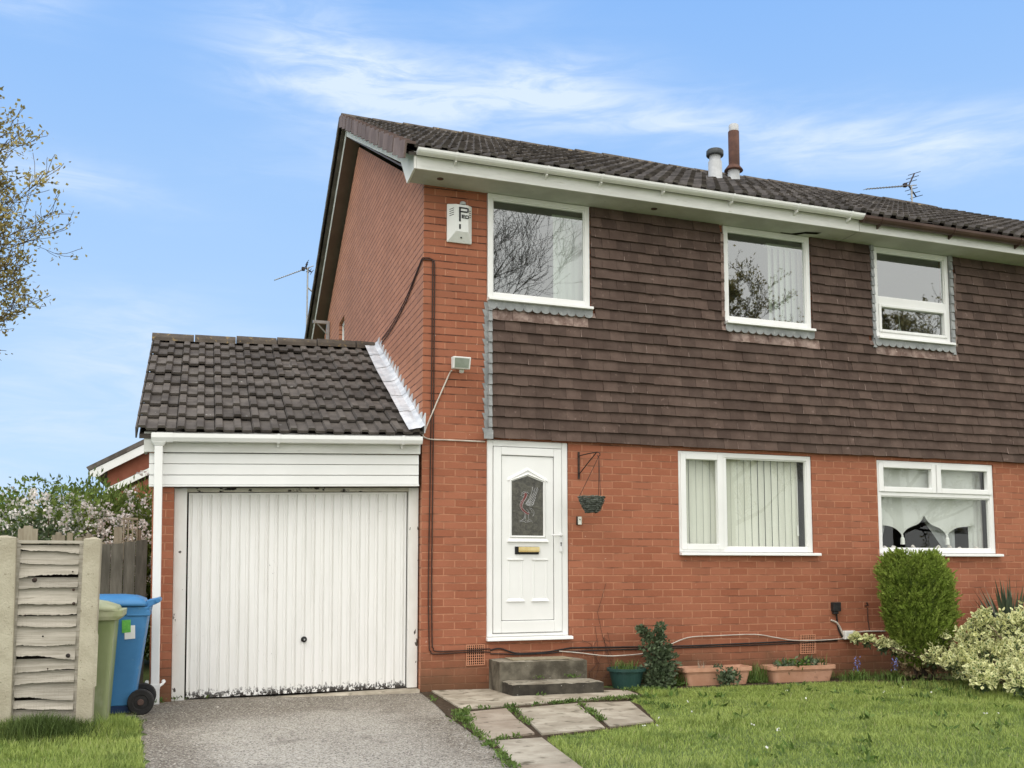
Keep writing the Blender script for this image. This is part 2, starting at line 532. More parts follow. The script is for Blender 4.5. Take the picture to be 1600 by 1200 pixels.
def garage_paint():
    m, t, bs, out = new_mat('flaking_garage_paint')
    tc = t.node('ShaderNodeTexCoord')
    p = tc.outputs['Object']
    x, y, z = t.xyz(p)
    v = t.mapping(p, scale=(3, 3, .5))
    col = t.mix(t.ramp(t.noise(v, 3.0, 5, .6), .35, .75), (.84, .83, .80), (.78, .77, .735))
    fl = t.noise(t.mapping(p, scale=(1, 1, .7)), 38, 5, .7)
    lowz = t.ramp(t.math('SUBTRACT', z, t.math('MULTIPLY', x, .016)), .17, .06)
    chip = t.ramp(t.math('ADD', fl, t.math('MULTIPLY', lowz, .20)), .655, .672)
    chip = t.math('MULTIPLY', chip, t.math('ADD', lowz, t.ramp(t.noise(p, 2.6, 2), .60, .64, 0, .55)), clamp=True)
    col = t.mix(chip, col, (.030, .024, .020))
    gr = t.ramp(t.noise(t.mapping(p, scale=(20, 20, .8)), 1.0, 4, .6), .52, .8)
    col = t.mix(t.math('MULTIPLY', gr, .12), col, (.52, .48, .40))
    t.set(bs, 'Base Color', col)
    bs.inputs['Roughness'].default_value = .5
    bump(t, bs, chip, .4, -.004)
    return m


M['garage_paint'] = garage_paint()
M['jamb_paint'] = mat('flaking_timber_paint', (.74, .73, .68), (.80, .79, .75), 5, .6, .3, .1, 50, c3=(.07, .06, .05),
                      scale3=9, lo3=.655, hi3=.67, stretch=(1.6, 1.6, .8))
M['head_paint'] = mat('bare_timber_head', (.50, .47, .38), (.62, .59, .50), 6, .8, .2, .2, 50, c3=(.035, .03, .025),
                      scale3=7, lo3=.56, hi3=.59, stretch=(1.2, 1, 2.5))


# ------------------------------------------------------------------ mesh helpers
def warp_house(v):
    """shears heights along x to match lens distortion, not a real tilt of the house"""
    v = v.copy()
    v[:, 2] += v[:, 0]*(.0083-.0055*np.minimum(v[:, 2], 5.05))
    return v


def warp_garage(v):  # garage heights sheared and sides leaned to match lens distortion
    v = v.copy()
    v[:, 2] += v[:, 0]*(.0145+.0065*np.minimum(v[:, 2], 2.0))
    v[:, 0] *= 1+.006*(np.minimum(v[:, 2], 2.5)-1)
    return v


def world_loc(o):
    p = Vector((0, 0, 0))
    while o is not None:
        p += o.location
        o = o.parent
    return p


class MB:
    def __init__(self, warp=None):
        self.v, self.f, self.m = [], [], []
        self.warp = warp

    def add(self, vs, fs, mi=0):
        n = len(self.v)
        self.v += [tuple(p) for p in vs]
        for f in fs:
            self.f.append(tuple(i+n for i in f))
            self.m.append(mi)
        return self

    def box(self, x0, x1, y0, y1, z0, z1, mi=0):
        v = [(x0, y0, z0), (x1, y0, z0), (x1, y1, z0), (x0, y1, z0), (x0, y0, z1), (x1, y0, z1), (x1, y1, z1), (x0, y1, z1)]
        f = [(0, 3, 2, 1), (4, 5, 6, 7), (0, 1, 5, 4), (1, 2, 6, 5), (2, 3, 7, 6), (3, 0, 4, 7)]
        return self.add(v, f, mi)

    def hexa(self, p, mi=0):
        f = [(0, 3, 2, 1), (4, 5, 6, 7), (0, 1, 5, 4), (1, 2, 6, 5), (2, 3, 7, 6), (3, 0, 4, 7)]
        return self.add(p, f, mi)

    def quad(self, a, b, c, d, mi=0):
        return self.add([a, b, c, d], [(0, 1, 2, 3)], mi)

    def prism(self, poly, axis, a0, a1, mi=0):
        """poly: list of 2-D points; extruded along axis from a0 to a1"""
        def P(p, a):
            q = list(p)
            q.insert(axis, a)
            return tuple(q)
        n = len(poly)
        v = [P(p, a0) for p in poly]+[P(p, a1) for p in poly]
        f = [tuple(range(n))[::-1], tuple(range(n, 2*n))]
        f += [(i, (i+1) % n, n+(i+1) % n, n+i) for i in range(n)]
        return self.add(v, f, mi)

    def tube(self, pts, r, n=8, mi=0, cap=True):
        pts = [Vector(p) for p in pts]
        rs = r if isinstance(r, (list, tuple)) else [r]*len(pts)
        ref = None
        vs = []
        for i, p in enumerate(pts):
            a = pts[max(0, i-1)]
            b = pts[min(len(pts)-1, i+1)]
            t = (b-a).normalized()
            if ref is None:
                ref = Vector((0, 0, 1)) if abs(t.z) < .9 else Vector((1, 0, 0))
            s = t.cross(ref)
            if s.length < 1e-4:
                s = t.cross(Vector((.3, .9, .2)))
            s.normalize()
            u = s.cross(t).normalized()
            ref = u
            for k in range(n):
                an = 2*math.pi*k/n
                vs.append(p+s*math.cos(an)*rs[i]+u*math.sin(an)*rs[i])
        fs = []
        for i in range(len(pts)-1):
            for k in range(n):
                k2 = (k+1) % n
                fs.append((i*n+k, i*n+k2, (i+1)*n+k2, (i+1)*n+k))
        if cap:
            fs.append(tuple(range(n))[::-1])
            fs.append(tuple((len(pts)-1)*n+k for k in range(n)))
        return self.add(vs, fs, mi)

    def lathe(self, prof, c, n=24, mi=0, axis=2):
        """prof: (radius, height) pairs turned about an axis through c"""
        vs, fs = [], []
        for r, h in prof:
            for k in range(n):
                a = 2*math.pi*k/n
                if axis == 2:
                    vs.append((c[0]+r*math.cos(a), c[1]+r*math.sin(a), c[2]+h))
                elif axis == 1:
                    vs.append((c[0]+r*math.cos(a), c[1]+h, c[2]+r*math.sin(a)))
                else:
                    vs.append((c[0]+h, c[1]+r*math.cos(a), c[2]+r*math.sin(a)))
        for i in range(len(prof)-1):
            for k in range(n):
                k2 = (k+1) % n
                fs.append((i*n+k, i*n+k2, (i+1)*n+k2, (i+1)*n+k))
        return self.add(vs, fs, mi)

    def build(self, name, mats, parent=None, bevel=0.0, smooth=False, loc=None, seg=2):
        if not isinstance(mats, (list, tuple)):
            mats = [mats]
        v = np.array(self.v, dtype=np.float64).reshape(-1, 3)
        if self.warp is not None:
            v = self.warp(v)
        org = world_loc(parent) if parent is not None else Vector(loc or (0, 0, 0))
        v = v-np.array(org)
        me = bpy.data.meshes.new(name)
        me.from_pydata([tuple(p) for p in v], [], self.f)
        for m in mats:
            me.materials.append(m)
        if len(mats) > 1:
            me.polygons.foreach_set('material_index', self.m)
        if smooth:
            me.polygons.foreach_set('use_smooth', [True]*len(self.f))
        me.update()
        o = bpy.data.objects.new(name, me)
        COL.objects.link(o)
        if parent is not None:
            o.parent = parent
        else:
            o.location = org
        if bevel:
            b = o.modifiers.new('bevel', 'BEVEL')
            b.width = bevel
            b.segments = seg
            b.limit_method = 'ANGLE'
            b.angle_limit = math.radians(40)
        if smooth == 'auto' or (smooth and bevel):
            pass
        return o


def np_mesh(name, verts, faces, m, parent=None, attr=None, loc=None, smooth=False):
    """fast mesh from arrays; faces (F,k)"""
    verts = np.asarray(verts, dtype=np.float32)
    org = world_loc(parent) if parent is not None else Vector(loc or (0, 0, 0))
    verts = verts-np.array(org, dtype=np.float32)
    faces = np.asarray(faces, dtype=np.int32)
    me = bpy.data.meshes.new(name)
    me.vertices.add(len(verts))
    me.vertices.foreach_set('co', verts.ravel())
    F, k = faces.shape
    me.loops.add(F*k)
    me.loops.foreach_set('vertex_index', faces.ravel())
    me.polygons.add(F)
    me.polygons.foreach_set('loop_start', np.arange(0, F*k, k, dtype=np.int32))
    me.polygons.foreach_set('loop_total', np.full(F, k, dtype=np.int32))
    if smooth:
        me.polygons.foreach_set('use_smooth', np.ones(F, dtype=bool))
    if attr is not None:
        a = me.attributes.new('rim', 'FLOAT', 'POINT')
        a.data.foreach_set('value', np.asarray(attr, dtype=np.float32))
    me.materials.append(m)
    me.update(calc_edges=True)
    o = bpy.data.objects.new(name, me)
    COL.objects.link(o)
    if parent is not None:
        o.parent = parent
    else:
        o.location = org
    return o


def tag(o, label=None, cat=None, group=None, kind=None):
    if label:
        o['label'] = label
    if cat:
        o['category'] = cat
    if group:
        o['group'] = group
    if kind:
        o['kind'] = kind
    return o


def thing(name, label, cat, loc=(0, 0, 0), group=None):
    o = bpy.data.objects.new(name, None)
    o.empty_display_size = .2
    COL.objects.link(o)
    o.location = loc
    return tag(o, label, cat, group)


def norm(a):
    return a/np.maximum(np.linalg.norm(a, axis=-1, keepdims=True), 1e-9)


def leaves(P, D, L, W, rng, flat=None):
    """kite shaped leaves: base P, axis D, length L, width W"""
    n = len(P)
    D = norm(D)
    Rv = rng.normal(size=(n, 3)) if flat is None else flat+rng.normal(size=(n, 3))*.35
    S = norm(np.cross(D, Rv))
    N = np.cross(S, D)
    L = np.broadcast_to(np.asarray(L, float).reshape(-1, 1), (n, 1))
    W = np.broadcast_to(np.asarray(W, float).reshape(-1, 1), (n, 1))
    mid = P+D*L*.45
    v = np.stack([P, mid+S*W*.5+N*W*.12, P+D*L, mid-S*W*.5+N*W*.12], 1).reshape(-1, 3)
    f = np.arange(4*n).reshape(n, 4)
    return v, f


def rim_leaves(P, D, L, W, rng):
    """six-sided leaves with a centre vertex, attribute 0 in the middle and 1 at the edge"""
    n = len(P)
    D = norm(D)
    S = norm(np.cross(D, rng.normal(size=(n, 3))))
    N = np.cross(S, D)
    L = np.asarray(L).reshape(-1, 1)
    W = np.asarray(W).reshape(-1, 1)
    ring = [P, P+D*L*.35+S*W*.5, P+D*L*.75+S*W*.42, P+D*L, P+D*L*.75-S*W*.42, P+D*L*.35-S*W*.5]
    v = np.stack(ring+[P+D*L*.5-N*W*.12], 1).reshape(-1, 3)
    base = np.arange(n)[:, None, None]*7
    tri = np.array([(i, (i+1) % 6, 6) for i in range(6)])[None]
    f = (base+tri).reshape(-1, 3)
    at = np.tile(np.array([1, 1, 1, 1, 1, 1, 0.]), n)
    return v, f, at


def unit_rand(n, rng):
    return norm(rng.normal(size=(n, 3)))


# ------------------------------------------------------------------ setting: ground, driveway, path
def sheet(poly, z, name, m, kind='structure', sub=None):
    b = MB()
    b.add([(x, y, z) for x, y in poly], [tuple(range(len(poly)))])
    o = b.build(name, m)
    if kind:
        o['kind'] = kind
    return o


sheet([(-600, -400), (600, -400), (600, 900), (-600, 900)], 0.0, 'ground', M['ground'])
def ragged(pts, amp, step, rg):
    out = []
    for a, b_ in zip(pts[:-1], pts[1:]):
        L = math.hypot(b_[0]-a[0], b_[1]-a[1])
        n_ = max(1, int(L/step))
        for q in range(n_):
            t_ = q/n_
            out.append((a[0]+(b_[0]-a[0])*t_+rg.normal()*amp, a[1]+(b_[1]-a[1])*t_))
    return out+[pts[-1]]


rge = np.random.default_rng(2)
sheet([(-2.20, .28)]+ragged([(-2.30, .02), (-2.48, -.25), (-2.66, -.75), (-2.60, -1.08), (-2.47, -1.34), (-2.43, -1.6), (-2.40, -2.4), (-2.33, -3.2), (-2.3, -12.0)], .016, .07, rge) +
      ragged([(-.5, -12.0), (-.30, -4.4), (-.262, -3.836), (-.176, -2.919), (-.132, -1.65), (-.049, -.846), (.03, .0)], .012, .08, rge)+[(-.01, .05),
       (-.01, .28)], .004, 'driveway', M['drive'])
sheet([(-60, -30), (60, -30), (60, -12.0), (-60, -12.0)], .004, 'road', M['slab'])

slabs = [
    ([(.11, -.012), (.70, -.012), (.70, -.36), (.715, -.705), (1.62, -.69), (1.70, -.5), (1.93, -.52), (1.87, -.96), (1.2, -1.10),
      (.53, -1.25), (.06, -1.36)], 0),
    ([(.03, -1.55), (.395, -1.49), (.31, -2.05), (-.07, -2.16)], 1), ([(-.08, -2.20), (.305, -2.09), (.215, -2.74), (-.18, -2.92)], 1),
    ([(.50, -1.52), (1.07, -1.37), (.80, -2.62), (.29, -2.77)], 0), ([(1.15, -1.35), (1.58, -1.35), (1.28, -2.45), (.89, -2.58)], 0),
    ([(-.13, -3.00), (.20, -2.96), (.09, -3.9), (-.24, -3.82)], 0), ([(-.26, -3.87), (.08, -3.94), (-.02, -5.0), (-.34, -5.0)], 1)]
sheet([(.0, .0), (1.75, .0), (2.0, -.5), (1.92, -.97), (1.64, -1.2), (1.62, -1.5), (1.30, -2.52), (.82, -2.70), (.29, -2.86), (.23, -3.0), (.09, -4.0), (.0, -5.1), (-.37, -5.1),
       (-.28, -4.0), (-.19, -2.92), (-.14, -1.65), (-.06, -.85)], .008, 'path_bed', M['soil'])
pb = MB()
for poly, mi in slabs:
    n = len(poly)
    if len(poly) == 4:
        mx_, my_ = sum(q[0] for q in poly)/4, sum(q[1] for q in poly)/4
        poly = [(mx_+(q[0]-mx_)*1.07, my_+(q[1]-my_)*1.045) for q in poly]
    v = [(x, y, .0) for x, y in poly]+[(x, y, .020+.004*math.sin(7*x+5*y)) for x, y in poly]
    # winding of the lists is clockwise seen from above
    pb.add(v, [tuple(range(2*n-1, n-1, -1))]+[(i, n+i, n+(i+1) % n, (i+1) % n) for i in range(n)], mi)
tag(pb.build('path', [M['slab'], M['slab_brown']]), kind='structure')

sheet([(1.95, .0), (5.35, .0), (5.9, -1.0), (5.3, -2.2), (4.9, -1.6), (4.55, -.6), (3.9, -.44), (2.6, -.47), (2.1, -.44)], .006, 'wall_border', M['soil'])
# ------------------------------------------------------------------ openings
# x0, x1, z0, z1 of frames in the front wall (x across, z up)
DOOR = (.662, 1.535, .47, 2.495)
WINA = (.660, 1.784, 3.915, 5.05)
WINB = (3.367, 4.474, 3.915, 5.05)
WINC = (5.328, 6.393, 3.915, 5.05)
WINW = (2.787, 4.437, 1.335, 2.470)
WINR = (5.300, 6.947, 1.335, 2.468)
PARTY, END, RIDGE_END = 4.93, 16.0, 10.1
TOP = 5.05


def wall_with_holes(b, x0, x1, z0, z1, holes, y=0.0, depth=.14, mi=0):
    xs = sorted({x0, x1, *[h[0] for h in holes], *[h[1] for h in holes]})
    zs = sorted({z0, z1, *[h[2] for h in holes], *[h[3] for h in holes]})
    for i in range(len(xs)-1):
        for j in range(len(zs)-1):
            cx, cz = (xs[i]+xs[i+1])/2, (zs[j]+zs[j+1])/2
            if any(h[0] < cx < h[1] and h[2] < cz < h[3] for h in holes):
                continue
            b.quad((xs[i], y, zs[j]), (xs[i+1], y, zs[j]), (xs[i+1], y, zs[j+1]), (xs[i], y, zs[j+1]), mi)
    for (a, c, d, e) in holes:
        b.quad((a, y, d), (a, y+depth, d), (a, y+depth, e), (a, y, e), mi)
        b.quad((c, y, d), (c, y, e), (c, y+depth, e), (c, y+depth, d), mi)
        b.quad((a, y, d), (c, y, d), (c, y+depth, d), (a, y+depth, d), mi)
        b.quad((a, y, e), (a, y+depth, e), (c, y+depth, e), (c, y, e), mi)


# ------------------------------------------------------------------ the two houses
house = thing('semi_detached_house', 'red brick house with white front door, brown tile-hung upper storey and white gutter', 'house')
house2 = thing('semi_detached_house', 'adjoining brick house at the right with brown gutter and window of draped curtains',
               'house', (PARTY, 0, 0))
DEPTH_BACK, RIDGE_Y = 8.75, 4.4
SL = .507
# gable wall profile
b = MB(warp_house)
wall_with_holes(b, 0, PARTY, -.05, TOP, [DOOR, WINA, WINB, WINW], mi=0)
gz = lambda y: TOP+.0+(min(y, 2*RIDGE_Y-y)+.05)*SL
side = (5.66, 6.25, 4.55, 5.13)     # small window high on the gable, y0,y1,z0,z1
ys = [0, RIDGE_Y*.5, RIDGE_Y, side[0], side[1], DEPTH_BACK]
for i in range(len(ys)-1):
    y0, y1 = ys[i], ys[i+1]
    zt0, zt1 = gz(y0)-.02, gz(y1)-.02
    if abs(y0-side[0]) < 1e-6:
        b.quad((0, y1, -.05), (0, y0, -.05), (0, y0, side[2]), (0, y1, side[2]), 1)
        b.quad((0, y1, side[3]), (0, y0, side[3]), (0, y0, zt0), (0, y1, zt1), 1)
    else:
        b.quad((0, y1, -.05), (0, y0, -.05), (0, y0, zt0), (0, y1, zt1), 1)
a0, a1, d0, d1 = side
b.quad((0, a0, d0), (0, a0, d1), (.14, a0, d1), (.14, a0, d0), 1)
b.quad((0, a1, d0), (.14, a1, d0), (.14, a1, d1), (0, a1, d1), 1)
b.quad((0, a0, d1), (0, a1, d1), (.14, a1, d1), (.14, a0, d1), 1)
b.quad((0, a0, d0), (.14, a0, d0), (.14, a1, d0), (0, a1, d0), 1)
b.quad((0, DEPTH_BACK, -.05), (PARTY, DEPTH_BACK, -.05), (PARTY, DEPTH_BACK, TOP), (0, DEPTH_BACK, TOP), 0)
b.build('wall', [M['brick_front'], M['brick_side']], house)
b = MB(warp_house)
wall_with_holes(b, PARTY, END, -.05, TOP, [WINC, WINR], mi=0)
b.quad((END, 0, -.05), (END, DEPTH_BACK, -.05), (END, DEPTH_BACK, TOP), (END, 0, TOP), 0)
b.quad((END, DEPTH_BACK, -.05), (PARTY, DEPTH_BACK, -.05), (PARTY, DEPTH_BACK, TOP), (END, DEPTH_BACK, TOP), 0)
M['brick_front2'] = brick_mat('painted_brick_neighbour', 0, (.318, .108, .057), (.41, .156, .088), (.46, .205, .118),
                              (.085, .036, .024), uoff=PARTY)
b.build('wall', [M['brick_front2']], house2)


# --- roof tiling: rows of two-roll interlocking tiles
def tile_roof(b, x0, x1, y_e, z_e, slope, rows, gauge, period=.330, roll=.022, sag=0.0, lap=.030, back=False, rng=None, mi=0,
              last=None):
    """rows run along x, climbing in +y (or falling in +y when back) from the eave (y_e,z_e)"""
    rng = rng or np.random.default_rng(3)
    ca, sa = 1/math.sqrt(1+slope*slope), slope/math.sqrt(1+slope*slope)
    sgn = -1 if back else 1
    hp = period/2
    # profile over one period: two low pans and two raised rolls
    prof = [(0, 0), (.010, roll), (.066, roll), (.078, 0), (.155, 0)]
    ncol = int(math.ceil((x1-x0)/period))
    for r in range(rows):
        s0, s1 = r*gauge, (r+1)*gauge+.04
        if last and r == rows-1:
            s1 = last
        for c in range(ncol):
            xa = x0+c*period
            dz = rng.normal()*.003
            tilt = rng.normal()*.004
            up0, up1 = lap+dz, .0+dz
            pts = []
            for h in (0, 1):
                for (px, pz) in prof:
                    pts.append((xa+h*hp+px, pz))
            pts.append((xa+period-.006, 0))
            pts = [(min(px, x1), pz) for px, pz in pts]
            n = len(pts)
            vs = []
            for (s, u) in ((s0, up0), (s1, up1)):
                for i, (px, pz) in enumerate(pts):
                    off = u+pz+tilt*(i/n-.5)
                    y = y_e+sgn*(s*ca-off*sa)
                    z = z_e+s*sa+off*ca
                    vs.append((px, y, z))
            # front lip
            for i, (px, pz) in enumerate(pts):
                off = pz+up0-.026
                vs.append((px, y_e+sgn*((s0+.004)*ca-off*sa), z_e+(s0+.004)*sa+off*ca))
            fs = []
            for i in range(n-1):
                q = (i, i+1, n+i+1, n+i)
                fs.append(q if not back else q[::-1])
                q = (2*n+i, 2*n+i+1, i+1, i)
                fs.append(q if not back else q[::-1])
            b.add(vs, fs, mi)


EY, EZ = -.43, 5.215
VX = -.265
rows = 16
gauge = (RIDGE_Y-EY)*math.sqrt(1+SL*SL)/rows
rr = np.random.default_rng(11)
ZR = EZ+(RIDGE_Y-EY)*SL


def roof_of(parent, x0, x1):
    b = MB(warp_house)
    tile_roof(b, x0, x1, EY, EZ, SL, rows, gauge, rng=rr, roll=.031, lap=.042)
    # rear slope, plain underlay and tiles
    tile_roof(b, x0, x1, 2*RIDGE_Y-EY, EZ, SL, rows, gauge, rng=rr, back=True)
    # closed deck under the tiles
    b.prism([(EY+.05, EZ-.01), (RIDGE_Y, ZR-.03), (2*RIDGE_Y-EY-.05, EZ-.01), (2*RIDGE_Y-EY-.05, EZ-.04), (RIDGE_Y, ZR-.07),
             (EY+.05, EZ-.04)], 0, x0+.03, x1-.03)
    return b.build('roof', M['roof_tile'], parent)


roof1 = roof_of(house, VX, PARTY)
roof2 = roof_of(house2, PARTY, END)


def ridge(parent, x0, x1, zr, y=RIDGE_Y, step=.45, warp=warp_house, r=.095):
    b = MB(warp)
    x = x0
    rg = np.random.default_rng(5)
    while x < x1-.02:
        xe = min(x+step, x1)
        dz = rg.normal()*.006
        n = 9
        vs = []
        for xx, rad in ((x, r+.008), (xe-.012, r)):
            for k in range(n):
                a = math.pi*(k/(n-1))
                vs.append((xx, y-math.cos(a)*rad*1.05, zr-.03+dz+math.sin(a)*rad))
        fs = [(k, k+1, n+k+1, n+k) for k in range(n-1)]
        fs.append(tuple(range(n))[::-1])
        fs.append(tuple(range(n, 2*n)))
        b.add(vs, fs)
        x = xe
    return b.build('ridge_cap', M['ridge_tile'], parent)


ridge(roof1, VX, PARTY, ZR+.01)
ridge(roof2, PARTY, RIDGE_END, ZR+.01)

# verge tiles down the gable
b = MB(warp_house)
ca, sa = 1/math.sqrt(1+SL*SL), SL/math.sqrt(1+SL*SL)
rg = np.random.default_rng(9)
for r in range(rows):
    s0, s1 = r*gauge-.005, (r+1)*gauge-.008
    o = rg.normal()*.003
    P = []
    for xx in (VX-.022+o, VX-.002+o):
        for (s, off) in ((s0, -.095), (s1, -.125), (s1, .040), (s0, .072)):
            P.append((xx, EY+s*ca-off*sa, EZ+s*sa+off*ca))
    b.hexa([P[0], P[1], P[5], P[4], P[3], P[2], P[6], P[7]])
    P = []
    for xx in (VX-.002+o, VX+.085+o):
        for (s, off) in ((s0, .044), (s1, .026), (s1, .052), (s0, .070)):
            P.append((xx, EY+s*ca-off*sa, EZ+s*sa+off*ca))
    b.hexa([P[0], P[1], P[5], P[4], P[3], P[2], P[6], P[7]])
b.build('verge_tile', M['verge_tile'], roof1)
b = MB(warp_house)
for r in range(rows):
    s0, s1 = r*gauge-.005, (r+1)*gauge-.008
    P = []
    for xx in (VX-.022, VX-.002):
        for (s, off) in ((s0, -.03), (s1, -.04), (s1, .052), (s0, .070)):
            P.append((xx, 2*RIDGE_Y-EY-s*ca+off*sa, EZ+s*sa+off*ca))
    b.hexa([P[0], P[1], P[5], P[4], P[3], P[2], P[6], P[7]])
b.build('rear_verge', M['roof_tile'], roof1)

# bargeboard, brown rear soffit, box end
b = MB(warp_house)
BX = VX+.105


def slope_pt(y, off):
    s = (y-EY)
    return (y-off*sa, EZ+s*SL+off*ca)


p1, p2 = slope_pt(-.30, -.03), slope_pt(RIDGE_Y, -.03)
q1, q2 = slope_pt(-.02, -.235), slope_pt(RIDGE_Y, -.20)
p2 = (RIDGE_Y, ZR-.06)
q2 = (RIDGE_Y, ZR-.25)
poly = [(-.37, 5.05), (-.02, 5.03), (.30, slope_pt(.30, -.235)[1]), q2, p2, (-.37, slope_pt(-.37, -.03)[1])]
b.prism(poly, 0, BX-.02, BX)
b.build('bargeboard', M['barge_white'], house)
b = MB(warp_house)
yb = 2*RIDGE_Y+.25
b.prism([(RIDGE_Y+.02, ZR-.06), (yb, ZR-.06-(yb-RIDGE_Y)*SL), (yb, ZR-.20-(yb-RIDGE_Y)*SL), (RIDGE_Y+.02, ZR-.21)], 0, BX-.02,
        BX)
b.build('rear_bargeboard', M['upvc_old'], house)
b = MB(warp_house)
b.prism([(RIDGE_Y+.02, ZR-.215), (yb, ZR-.215-(yb-RIDGE_Y)*SL), (yb, ZR-.235-(yb-RIDGE_Y)*SL), (RIDGE_Y+.02, ZR-.235)], 0,
        BX-.018, .03)
b.prism([(.05, ZR-.24-(RIDGE_Y-.05)*SL), (RIDGE_Y+.01, ZR-.24), (RIDGE_Y+.01, ZR-.26), (.05, ZR-.26-(RIDGE_Y-.05)*SL)], 0,
        BX+.003, .03)
b.build('gable_soffit', M['brown_soffit'], house)


def eaves(parent, x0, x1, fm, gm, gy_top, gutter_name, brown=False, end_caps=True):
    b = MB(warp_house)
    b.box(x0, x1, -.375, -.352, 5.048, 5.225)
    b.build('fascia', fm, parent)
    b = MB(warp_house)
    b.box(x0+.004, x1, -.352, .0-.002, 5.050, 5.062)
    so = b.build('soffit', M['soffit'], parent)
    # half-round gutter
    b = MB(warp_house)
    n = 9
    R_ = .056 if not brown else .068
    yc, zc = -.435, gy_top
    prof = [(yc-R_*math.cos(math.pi*k/(n-1)), zc-R_*math.sin(math.pi*k/(n-1))*.95) for k in range(n)]
    inner = [(yc-(R_-.006)*math.cos(math.pi*k/(n-1)), zc-(R_-.006)*math.sin(math.pi*k/(n-1))*.95) for k in range(n)]
    b.prism(prof+inner[::-1], 0, x0+.0, x1)
    if end_caps:
        b.prism(prof, 0, x0-.006, x0-.001)
        b.prism(prof, 0, x1+.001, x1+.006)
    g = b.build(gutter_name, gm, parent)
    return so, g, prof


soff, gut, prof = eaves(house, BX+.002, 4.885, M['upvc_old'], M['upvc'], 5.215, 'gutter')


def brackets(g, xs, prof, m, R_=.06):
    for x in xs:
        b = MB(warp_house)
        cy = sum(p[0] for p in prof)/len(prof)
        zc = prof[0][1]
        pr = [(cy-(R_+.006)*math.cos(a), zc-(R_+.006)*math.sin(a)*.95) for a in [math.pi*k/8 for k in range(9)]]
        inn = [(cy-(R_)*math.cos(a), zc-(R_)*math.sin(a)*.95) for a in [math.pi*k/8 for k in range(9)]]
        b.prism(pr+inn[::-1], 0, x-.011, x+.011)
        b.hexa([(x-.008, cy-.01, zc-.075), (x+.008, cy-.01, zc-.075), (x+.008, -.377, zc-.095), (x-.008, -.377, zc-.095),
                (x-.008, cy-.01, zc-.062), (x+.008, cy-.01, zc-.062), (x+.008, -.377, zc-.05), (x-.008, -.377, zc-.05)])
        b.build('bracket', m, g)


brackets(gut, [.22, 1.16, 1.75, 2.45, 3.25, 4.05, 4.72], prof, M['upvc'])
# round vents and a broken corner in the soffit
for x in (.12, 2.45):
    b = MB(warp_house)
    b.lathe([(.0, -.004), (.034, -.004), (.034, -.0005)], (x, -.2, 5.05), 16)
    b.build('soffit_vent', M['brown_upvc'], soff)
b = MB(warp_house)
b.add([(4.22, -.05, 5.046), (4.34, -.16, 5.046), (4.52, -.20, 5.046), (4.50, -.13, 5.046), (4.36, -.10, 5.046), (4.30, -.03, 5.046),
       (4.10, -.03, 5.046), (4.08, -.05, 5.046)], [(7, 6, 5, 4, 3, 2, 1, 0)])
b.build('broken_board', M['hole'], soff)
_, gut2, prof2 = eaves(house2, 4.892, END, M['upvc_old'], M['brown_upvc'], 5.195, 'gutter', brown=True)
brackets(gut2, [5.12, 6.1, 7.05, 8.0], prof2, M['brown_upvc'], .07)


M['pale_hung'] = mat('lime_streaked_tile', (.145, .095, .078), (.33, .25, .215), 10, .85, .2, .2, 80, island=.2,
                     c3=(.42, .33, .28), scale3=22, lo3=.58, hi3=.75)


# --- hung tiles
def hung(parent, x0, x1, holes, seed, z0=2.505, z1=5.045):
    rg = np.random.default_rng(seed)
    b = MB(warp_house)
    g = (z1-z0)/23
    w = .1655
    for r in range(23):
        za, zb = z0+r*g, z0+(r+1)*g+.03
        xo = x0-(w/2 if r % 2 else 0)-.03
        spans = [(x0, x1)]
        for h in holes:
            if za > h[2]-.045:
                ns = []
                for (s, e) in spans:
                    if h[1] <= s or h[0] >= e:
                        ns.append((s, e))
                    else:
                        if h[0] > s:
                            ns.append((s, h[0]))
                        if h[1] < e:
                            ns.append((h[1], e))
                spans = ns
        c = 0
        while xo+c*w < x1:
            a0_, a1_ = xo+c*w+.0012, xo+(c+1)*w-.0012
            c += 1
            jz, jy, jt = rg.normal()*.0022, rg.normal()*.0018, rg.normal()*.0016
            for (s, e) in spans:
                l, rr_ = max(a0_, s), min(a1_, e)
                if rr_-l < .02:
                    continue
                mid_ = (l+rr_)/2
                low = [h for h in holes if h[0]-.02 < mid_ < h[1]+.02 and zb > h[2]-.105]
                zt = min(zb, z1+.01, h_ if (h_ := (low[0][2] if low else 99)) else 99)
                yl = -.050+jy
                yt = -.022+jy
                b.hexa([(l, yl, za+jz-jt), (rr_, yl, za+jz+jt), (rr_, yl+.013, za+jz+jt), (l, yl+.013, za+jz-jt),
                        (l, yt, zt), (rr_, yt, zt), (rr_, yt+.011, zt), (l, yt+.011, zt)], 1 if low else 0)
                if rg.random() < .16 and not low and rr_-l > .1:
                    hh_ = .02+.085*rg.random()
                    f_ = (hh_)/(zt-za)
                    ws = .003+.004*rg.random()
                    b.hexa([(l, yl-.0012, za+jz-jt), (l+ws, yl-.0012, za+jz), (l+ws, yl+.003, za+jz), (l, yl+.003, za+jz),
                            (l, yl+(yt-yl)*f_-.0012, za+hh_), (l+ws*.7, yl+(yt-yl)*f_-.0012, za+hh_), (l+ws*.7, yl+(yt-yl)*f_+.003, za+hh_), (l, yl+(yt-yl)*f_+.003, za+hh_)], 1)
    return b.build('tile_cladding', [M['hung_tile'], M['pale_hung']], parent)


SILLZ = 3.915
clad = hung(house, .705, PARTY-.001, [(WINA[0]-.1, WINA[1]+.006, 3.885, 6), (WINB[0]-.006, WINB[1]+.006, 3.885, 6)], 21)
clad2 = hung(house2, PARTY+.001, END, [(WINC[0]-.05, WINC[1]+.05, 3.885, 6)], 22)
